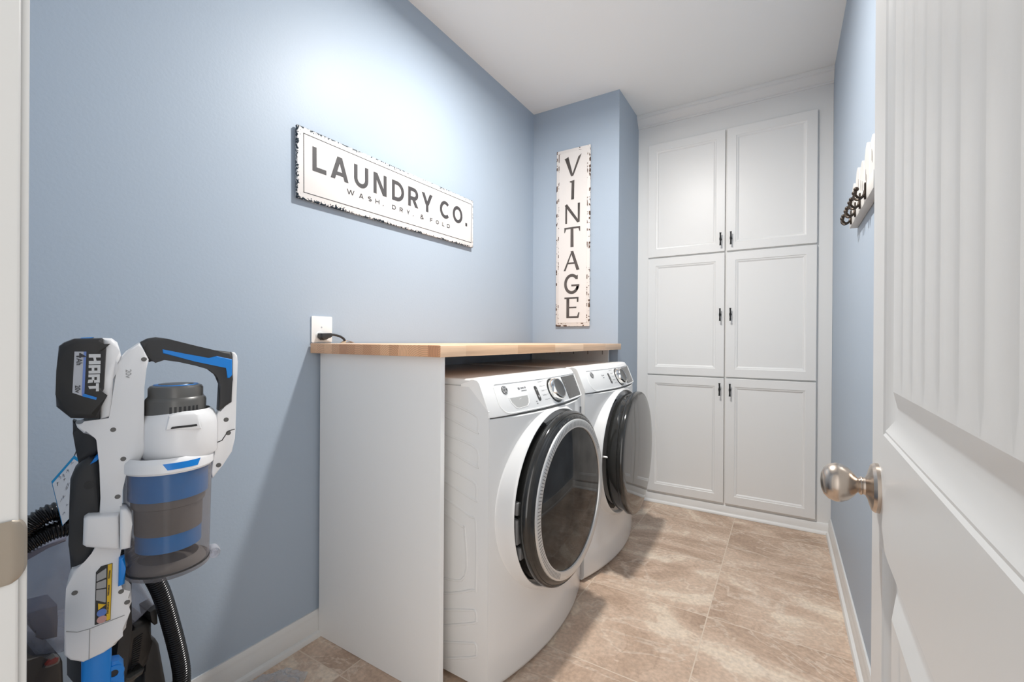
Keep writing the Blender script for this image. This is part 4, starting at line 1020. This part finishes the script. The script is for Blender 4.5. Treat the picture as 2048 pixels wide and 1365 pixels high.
# battery and dock
bd = vp([(-0.0561, 1.1342), (-0.0445, 1.1338), (-0.0371, 1.1267), (-0.0334, 1.1113), (-0.0309, 1.095), (-0.0417, 1.0872), (-0.0421, 1.0641), (-0.044, 1.0004), (-0.0586, 0.9962), (-0.0589, 1.065)], -0.026, 0.026, 0.008, 3).build('battery_dock', M['vacwhite'], vac, angle=50)
bt = vp([(-0.1098, 1.044), (-0.109, 1.0814), (-0.107, 1.1207), (-0.1012, 1.1267), (-0.0894, 1.1332), (-0.0559, 1.1342), (-0.055, 1.1205), (-0.0502, 1.1151), (-0.0527, 1.0485), (-0.0584, 1.0415), (-0.0586, 0.9985), (-0.0929, 1.0035), (-0.1094, 1.0237)], -0.034, 0.034, 0.014, 3).build('battery', M['batblack'], vac, angle=30)
lp = [(-0.0884, 1.112), (-0.0747, 1.1118), (-0.0792, 1.0394), (-0.0906, 1.0456)]
MB().prism(lp, -0.0348, -0.030).build('battery_label', M['label'], bt)
MB().prism([(-0.0775, 1.1118), (-0.0745, 1.1118), (-0.0766, 1.0437), (-0.0791, 1.0394), (-0.0798, 1.0425)], -0.0352, -0.030).build('label_stripe', M['labelblue'], bt)
MB().prism([(-0.0783, 1.0436), (-0.0617, 1.0356), (-0.0626, 1.0317), (-0.0791, 1.0391)], -0.0352, -0.030).build('label_wedge', M['vacblue'], bt)
mb = MB()
(ga, gz), (gb, gz2) = [(-0.0716, 1.1079), (-0.0574, 1.1077)]
(gc, gz3), = [(-0.0662, 1.0475)]
LB = [(690, 330, 470), (690, 478, 595), (690, 605, 722), (690, 735, 830)]
TP = [(-0.0574, 1.1077), (-0.0573, 1.0907), (-0.0576, 1.0897), (-0.0579, 1.0755), (-0.0583, 1.0743), (-0.0586, 1.0601), (-0.0593, 1.0586), (-0.0598, 1.0471), (-0.0716, 1.1079), (-0.0723, 1.0479)]
for k, ch in enumerate('HART'):
    ztop = TP[2*k][1]; zbot = TP[2*k+1][1]; sr = TP[2*k][0]; sl = TP[8][0] - (TP[8][0]-TP[9][0])*k/3.5
    f_ = lambda a, b, ztop=ztop, zbot=zbot, sr=sr, sl=sl: (sl+(sr-sl)*b, -0.0352, ztop+(zbot-ztop)*a)
    if ch == 'H': pol = [((0,0),(.34,0),(.34,1),(0,1)), ((.66,0),(1,0),(1,1),(.66,1)), ((.3,.36),(.7,.44),(.7,.66),(.3,.58))]
    elif ch == 'A': pol = [((0,0),(.34,0),(.34,1),(0,1)), ((.66,0),(1,0),(1,1),(.66,1)), ((.3,.74),(.7,.74),(.7,1),(.3,1)), ((.3,.26),(.7,.26),(.7,.48),(.3,.48))]
    elif ch == 'R': pol = [((0,0),(.34,0),(.34,1),(0,1)), ((.66,.5),(1,.5),(1,1),(.66,1)), ((.3,.74),(.7,.74),(.7,1),(.3,1)), ((.3,.30),(.7,.30),(.7,.52),(.3,.52)), ((.6,0),(1,-.06),(.96,.4),(.6,.4))]
    else: pol = [((-.05,.72),(1.1,.72),(1.1,1),(-.05,1)), ((.3,0),(.7,.1),(.7,.8),(.3,.8))]
    add_polys(mb, pol, f_, (0, -1, 0))
mb.build('brand_lettering', M['printwhite'], bt, weld=False)
mb = MB()
(pa, pz), (pb, pz2), (pc, pz3) = [(-0.0858, 1.1096), (-0.0873, 1.0573), (-0.0258, 1.08)]
kx = 0.00105*0.1465*0+1.0
add_text(mb, '4', 0.0150, lambda a, b: (pa+b, -0.0354, pz-a), 0, 0, 'L', 0.03)
add_text(mb, 'Ah', 0.0095, lambda a, b: (pa+b, -0.0354, pz-0.0085-a), 0, 0, 'L', 0.02)
add_text(mb, '20v', 0.0085, lambda a, b: (pb+b, -0.0354, pz2-a), 0, 0, 'L', 0.02)
mb.build('label_print', M['ink'], bt, weld=False)
mb = MB(); add_text(mb, '20v', 0.0105, lambda a, b: (pc+b, -0.0246, pz3-a), 0, 0, 'L', 0.01); mb.build('voltage_print', M['midgrey'], sp_, weld=False)
MB().prism([(-0.0856, 1.132), (-0.0812, 1.1345), (-0.0668, 1.1354), (-0.0704, 1.1316)], -0.016, 0.016, 0.001, 1).build('release_button', M['vacblue'], bt)
# clip that holds the folding tube
ck = vp([(-0.0768, 0.8387), (-0.0719, 0.8423), (-0.0339, 0.835), (-0.0326, 0.7769), (-0.0393, 0.777), (-0.0735, 0.7919), (-0.0777, 0.7968)], 0.010, 0.040, 0.006, 3)
ck.prism([(-0.0324, 0.8458), (-0.0245, 0.8451), (-0.0172, 0.8344), (-0.0164, 0.8165), (-0.0185, 0.776), (-0.0325, 0.7763)], -0.046, -0.004, 0.005, 3)
ck.build('tube_clip', M['vacwhite'], vac, angle=50, weld=False)
# black pod left of the spine
pod = vp([(-0.0945, 0.8621), (-0.0942, 0.9006), (-0.0894, 0.9156), (-0.0813, 0.9267), (-0.0713, 0.9344), (-0.0577, 0.9269), (-0.0569, 0.7966), (-0.0579, 0.7641), (-0.0706, 0.7449), (-0.0839, 0.7379), (-0.0928, 0.7468), (-0.0954, 0.7942)], -0.030, 0.018, 0.012, 4).build('folding_grip', M['grip'], vac, angle=50)
(qs, qz), = [(-0.0712, 0.888)]
MB().lathe([(0.0001, 0), (0.0065, 0), (0.0065, 0.002)], (qs, -0.0186, qz), 'y', 20).build('grip_hole', M['blackmatte'], pod)
vp([(-0.0703, 0.9226), (-0.0649, 0.9318), (-0.0577, 0.9405), (-0.0566, 0.9337), (-0.0623, 0.9266)], 0.0, 0.020, 0.002, 2).build('grip_button', M['vacblue'], pod)
vp([(-0.0928, 0.9951), (-0.0796, 0.9853), (-0.0587, 0.9779), (-0.0559, 0.9412), (-0.0638, 0.9304), (-0.0725, 0.9223), (-0.0844, 0.915), (-0.0882, 0.9439), (-0.0922, 0.9751)], -0.04, -0.002, 0.010, 3).build('tube_elbow', M['grip'], vac, angle=50)
# warning label
wl = MB().prism([(-0.0621, 0.7426), (-0.0557, 0.7507), (-0.0414, 0.7515), (-0.0436, 0.6561), (-0.0633, 0.655)], -0.0270, -0.024).build('warning_label', M['blackmatte'], lb)
MB().prism([(-0.0473, 0.7506), (-0.0422, 0.7512), (-0.044, 0.657), (-0.0488, 0.6567)], -0.0273, -0.024).build('warning_stripe', M['yellow'], wl)
mb = MB()
for k in range(8):
    x_ = 118+k*21
    for (p_, q_) in ((330, 470), (500, 610), (625, 810)):
        x2 = x_
WP = [(-0.0607, 0.7398), (-0.0488, 0.7471), (-0.0495, 0.6865), (-0.0613, 0.695)]
for k in range(7):
    u = (k+0.3)/7; 
    s0, z0_ = WP[0][0]+(WP[1][0]-WP[0][0])*u, WP[0][1]+(WP[1][1]-WP[0][1])*u
    s1, z1_ = WP[3][0]+(WP[2][0]-WP[3][0])*u, WP[3][1]+(WP[2][1]-WP[3][1])*u
    for (va, vb) in ((0.02, 0.28), (0.33, 0.56), (0.60, 0.98)):
        dw = 0.0009
        mb.face([(s0+(s1-s0)*va-dw, -0.0273, z0_+(z1_-z0_)*va), (s0+(s1-s0)*va+dw, -0.0273, z0_+(z1_-z0_)*va), (s0+(s1-s0)*vb+dw, -0.0273, z0_+(z1_-z0_)*vb), (s0+(s1-s0)*vb-dw, -0.0273, z0_+(z1_-z0_)*vb)])
mb.build('warning_print', M['midgrey'], wl, weld=False)
mb = MB(); YS = [(-0.0448, 0.7404), (-0.046, 0.7269), (-0.0457, 0.7164), (-0.0467, 0.6984), (-0.0465, 0.6874), (-0.0474, 0.6679)]
for (p0, p1) in ((YS[0], YS[1]), (YS[2], YS[3]), (YS[4], YS[5])):
    for k in range(8):
        u = (k+0.5)/8; s0 = p0[0]+(p1[0]-p0[0])*u; z0_ = p0[1]+(p1[1]-p0[1])*u; dz = abs(p1[1]-p0[1])/22
        mb.face([(s0-0.0011, -0.0275, z0_-dz), (s0+0.0011, -0.0275, z0_-dz), (s0+0.0011, -0.0275, z0_+dz), (s0-0.0011, -0.0275, z0_+dz)])
mb.build('stripe_print', M['blackmatte'], wl, weld=False)
MB().prism([(-0.0592, 0.6897), (-0.0495, 0.6845), (-0.059, 0.6786)], -0.0273, -0.024).build('warning_triangle', M['yellow'], wl)
(w1, wz1), (w2, wz2) = [(-0.0546, 0.6727), (-0.0546, 0.6613)]
MB().lathe([(0.0001, 0), (0.0062, 0), (0.0062, 0.001)], (w1, -0.0275, wz1), 'y', 24).build('warning_icon', pm('icon_blue', (0.10, 0.20, 0.55), 0.4), wl)
MB().lathe([(0.0001, 0), (0.0062, 0), (0.0062, 0.001)], (w2, -0.0275, wz2), 'y', 24).build('warning_icon', pm('icon_pink', (0.55, 0.30, 0.28), 0.4), wl)
# blue tube, clip and floor head
tp = [(-0.08, 0.604), (-0.0422, 0.5862)]
bx0, bx1 = tp[0][0], tp[1][0]
MB().box(bx0, bx1, -0.018, 0.020, 0.085, tp[0][1], 0.006, 3).build('wand', M['vacblue'], vac)
cpz = [(-0.0436, 0.5761), (-0.033, 0.5737), (-0.0268, 0.563), (-0.0255, 0.5311), (-0.0253, 0.5011), (-0.0433, 0.5106)]
cb_ = MB().prism(cpz, -0.012, 0.010, 0.003, 2).build('wand_hook', M['vacblue'], vac)
(rs_, rz_), = [(-0.0391, 0.5548)]
MB().lathe([(0.006, 0.001), (0.006, -0.0015), (0.013, -0.0015), (0.014, 0.001)], (rs_, -0.0122, rz_), 'y', 24).build('hook_boss', M['vacblue'], cb_)
MB().lathe([(0.0001, 0), (0.006, 0), (0.006, 0.001)], (rs_, -0.0125, rz_), 'y', 24).build('hook_hole', M['blackmatte'], cb_)
hd_ = MB().box(bx0-0.03, bx1+0.03, -0.11, 0.02, 0.002, 0.06, 0.015, 3).build('floor_head', M['vacwhite'], vac)
MB().tube([((bx0+bx1)/2, 0.0, 0.04), ((bx0+bx1)/2, 0.0, 0.11)], 0.024, 16).build('head_joint', M['grip'], vac)

# ------------------------------------------------------------------ carpet cleaner behind the vacuum (fronts at x = CX)
CX = 0.30
cc = thing('carpet_cleaner', 'black upright carpet cleaner with clear tank, half hidden behind the stick vacuum', 'carpet cleaner', (0.17, -0.62, 0))
def cpt(y, z, x): return (x-0.17, y+0.62, z)
def cprism(poly, x0, x1, bev=0.006, seg=3): 
    return MB().prism([(y+0.62, z) for y, z in poly], x0-0.17, x1-0.17, bev, seg, axis='x')
cprism([(-0.817, 0.708), (-0.795, 0.721), (-0.771, 0.724), (-0.749, 0.73), (-0.716, 0.738), (-0.675, 0.735), (-0.615, 0.638), (-0.569, 0.52), (-0.608, 0.495), (-0.66, 0.487), (-0.722, 0.518), (-0.77, 0.522), (-0.816, 0.527)], 0.10, 0.30, 0.012, 3).build('tank', M['tank'], cc, angle=50)
tb = cprism([(-0.819, 0.706), (-0.773, 0.724), (-0.719, 0.737), (-0.719, 0.727), (-0.745, 0.727), (-0.761, 0.72), (-0.773, 0.712), (-0.819, 0.69)], 0.295, 0.306, 0.003, 2).build('tank_rim', pm('tank_rim_grey', (0.20, 0.20, 0.26), 0.3), cc)
cprism([(-0.77, 0.599), (-0.724, 0.592), (-0.724, 0.56), (-0.724, 0.526), (-0.746, 0.532), (-0.752, 0.547), (-0.758, 0.556)], 0.20, 0.275, 0.004, 2).build('tank_float', pm('tank_inner_blue_grey', (0.055, 0.065, 0.10), 0.3), cc)
cprism([(-0.792, 0.546), (-0.778, 0.54), (-0.764, 0.523), (-0.731, 0.509), (-0.728, 0.498), (-0.726, 0.428), (-0.791, 0.474)], 0.10, 0.33, 0.010, 3).build('base_housing', M['batblack'], cc, angle=50)
pt_ = [(-0.757, 0.508), (-0.752, 0.516), (-0.741, 0.521), (-0.735, 0.516), (-0.734, 0.509), (-0.737, 0.505), (-0.749, 0.505)]
bg_ = cprism(pt_, 0.315, 0.338, 0.003, 2).build('badge_ring', M['vacgrey'], cc)
cprism([(-0.755, 0.513), (-0.751, 0.517), (-0.741, 0.52), (-0.737, 0.517), (-0.738, 0.511), (-0.742, 0.509), (-0.752, 0.511)], 0.325, 0.3405, 0.002, 2).build('badge', M['redlens'], bg_)
cprism([(-0.636, 0.617), (-0.621, 0.607), (-0.621, 0.511), (-0.627, 0.439), (-0.634, 0.361), (-0.656, 0.358), (-0.649, 0.449), (-0.635, 0.519)], 0.24, 0.33, 0.006, 3).build('handle_column', M['blackmatte'], cc, angle=50)
cprism([(-0.611, 0.499), (-0.589, 0.497), (-0.578, 0.489), (-0.578, 0.444), (-0.583, 0.403), (-0.601, 0.385), (-0.622, 0.382), (-0.625, 0.341), (-0.685, 0.383), (-0.686, 0.445), (-0.648, 0.44), (-0.633, 0.475), (-0.618, 0.486)], 0.16, 0.31, 0.010, 3).build('motor_body', M['batblack'], cc, angle=50)
cprism([(-0.569, 0.438), (-0.557, 0.426), (-0.55, 0.409), (-0.538, 0.312), (-0.53, 0.251), (-0.582, 0.288), (-0.583, 0.363), (-0.569, 0.389)], 0.10, 0.27, 0.010, 3).build('hose_dock', M['blackmatte'], cc, angle=50)
cprism([(-0.584, 0.517), (-0.569, 0.52), (-0.568, 0.482), (-0.574, 0.481), (-0.581, 0.494)], 0.25, 0.312, 0.004, 2).build('tank_latch', M['blackmatte'], cc)
mb = MB(); VS = [(-0.612, 0.47), (-0.596, 0.475), (-0.606, 0.398), (-0.618, 0.403)]
for k in range(16):
    u = k/15; y0 = VS[0][0]+(VS[3][0]-VS[0][0])*u; y1 = VS[1][0]+(VS[2][0]-VS[1][0])*u; z0_ = VS[0][1]+(VS[3][1]-VS[0][1])*u; z1_ = VS[1][1]+(VS[2][1]-VS[1][1])*u
    mb.tube([cpt(y0, z0_, 0.311), cpt(y1, z1_, 0.311)], 0.0016, 6)
mb.build('vent_slots', M['blackmatte'], cc, weld=False)
mb = cprism([(-0.639, 0.407), (-0.602, 0.412), (-0.605, 0.402), (-0.634, 0.394)], 0.30, 0.34, 0.004, 2); mb.build('tank_handle', M['blackgloss'], cc)
MB().box(-0.08, 0.13, -0.16, 0.19, 0.002, 0.20, 0.03, 3).build('floor_nozzle', M['batblack'], cc)
# hose
hp = [(-0.533, 0.289), (-0.53, 0.333), (-0.533, 0.379), (-0.55, 0.47), (-0.574, 0.571), (-0.606, 0.644), (-0.67, 0.742), (-0.711, 0.78), (-0.74, 0.8), (-0.762, 0.795), (-0.78, 0.781), (-0.794, 0.762)]
pts = [cpt(y, z, 0.335) for i, (y, z) in enumerate(hp)]
hp2 = [(-0.794, 0.762), (-0.802, 0.751), (-0.796, 0.744), (-0.772, 0.755), (-0.75, 0.763), (-0.722, 0.764), (-0.684, 0.753)]
pts += [cpt(y, z, 0.335) for i, (y, z) in enumerate(hp2[1:])]
low = pts[0]; pts = [(low[0]-0.03, low[1]+0.01, 0.20), (low[0]-0.005, low[1]+0.008, (low[2]+0.2)/2)] + pts
sm = spline(pts, 30)
# resample to even rings
out = [Vector(sm[0])]; acc = 0; step = 0.0011
for a_, b_ in zip(sm[:-1], sm[1:]):
    d_ = (b_-a_).length; t_ = step-acc
    while t_ <= d_: out.append(a_+(b_-a_)*(t_/d_)); t_ += step
    acc = (acc+d_) % step
MB().tube(out, 0.0185, 16, rfun=lambda i: (0.0178, 0.0168, 0.0146, 0.0146, 0.0168)[i % 5]).build('hose', M['hose'], cc, angle=60)

# ------------------------------------------------------------------ paper tag hanging from the cleaner
tgp = [(-0.722, 0.907), (-0.753, 0.865), (-0.738, 0.777), (-0.729, 0.787), (-0.709, 0.893)]
tt = thing('paper_tag', 'blue-edged paper tag with pencil notes hanging by the black hose', 'tag', (0.36, tgp[0][0], tgp[0][1]))
L_ = [(y-tgp[0][0], z-tgp[0][1]) for y, z in tgp]
MB().prism(L_, -0.0006, 0.0006, axis='x').build('card', M['cyan'], tt, smooth=False)
cxm = sum(p[0] for p in L_)/5; czm = sum(p[1] for p in L_)/5
MB().prism([(cxm+(a-cxm)*0.94, czm+(b_-czm)*0.94-0.003) for a, b_ in L_], 0.0004, 0.0010, axis='x').build('paper_face', M['paper'], tt, smooth=False)
mb = MB(); random.seed(5)
for (u_, v_) in ((390, 600), (430, 590), (470, 560), (520, 480), (370, 660), (440, 640), (480, 690), (410, 820), (430, 800), (460, 720), (440, 960), (470, 890)):
    (yy, zz), = [(tgp[0][0]+0, 0)] if False else [((tgp[1][0]+(tgp[0][0]-tgp[1][0])*(u_-318)/(550-318)), (tgp[1][1]+(tgp[2][1]-tgp[1][1])*(v_-628)/(1075-628)))]
    pz_ = []
    for q in range(7): pz_.append((yy-tgp[0][0]+0.003*q/7+random.uniform(-.001, .001), zz-tgp[0][1]+random.uniform(-0.004, 0.004)))
    for qd in stroke2d(pz_, 0.0006): mb.face([(0.0012, p[0], p[1]) for p in qd])
mb.build('pencil_notes', M['pen'], tt, weld=False)
MB().tube([(0.0, 0.0, -0.002), (-0.01, 0.012, 0.025), (-0.03, 0.022, 0.05)], 0.0008, 6).build('string', M['blackmatte'], tt)

# ------------------------------------------------------------------ crumpled plastic bag on the floor
bgx = thing('plastic_bag', 'crumpled clear plastic bag on the floor by the left baseboard', 'bag', (0.155, -0.235, 0.0))
mb = MB(); random.seed(11); rows_ = []
for i in range(15):
    ph = PI/2*i/14; r_ = []
    for j in range(40):
        a_ = 2*PI*j/40
        k = 1+0.22*math.sin(5*a_+3*ph)*math.cos(ph*2)+0.10*math.sin(11*a_-5*ph)+random.uniform(-0.07, 0.07)
        rr = 0.095*math.cos(ph)**0.7*k; r_.append((max(-0.12, rr*math.cos(a_)*0.8), rr*math.sin(a_)*1.1, 0.003+0.060*math.sin(ph)*(1+0.18*math.sin(4*a_+1)*math.cos(ph))))
    rows_.append(r_)
mb.grid(rows_, closed_v=True)
mb.build('film', M['bag'], bgx, angle=25, weld=False)
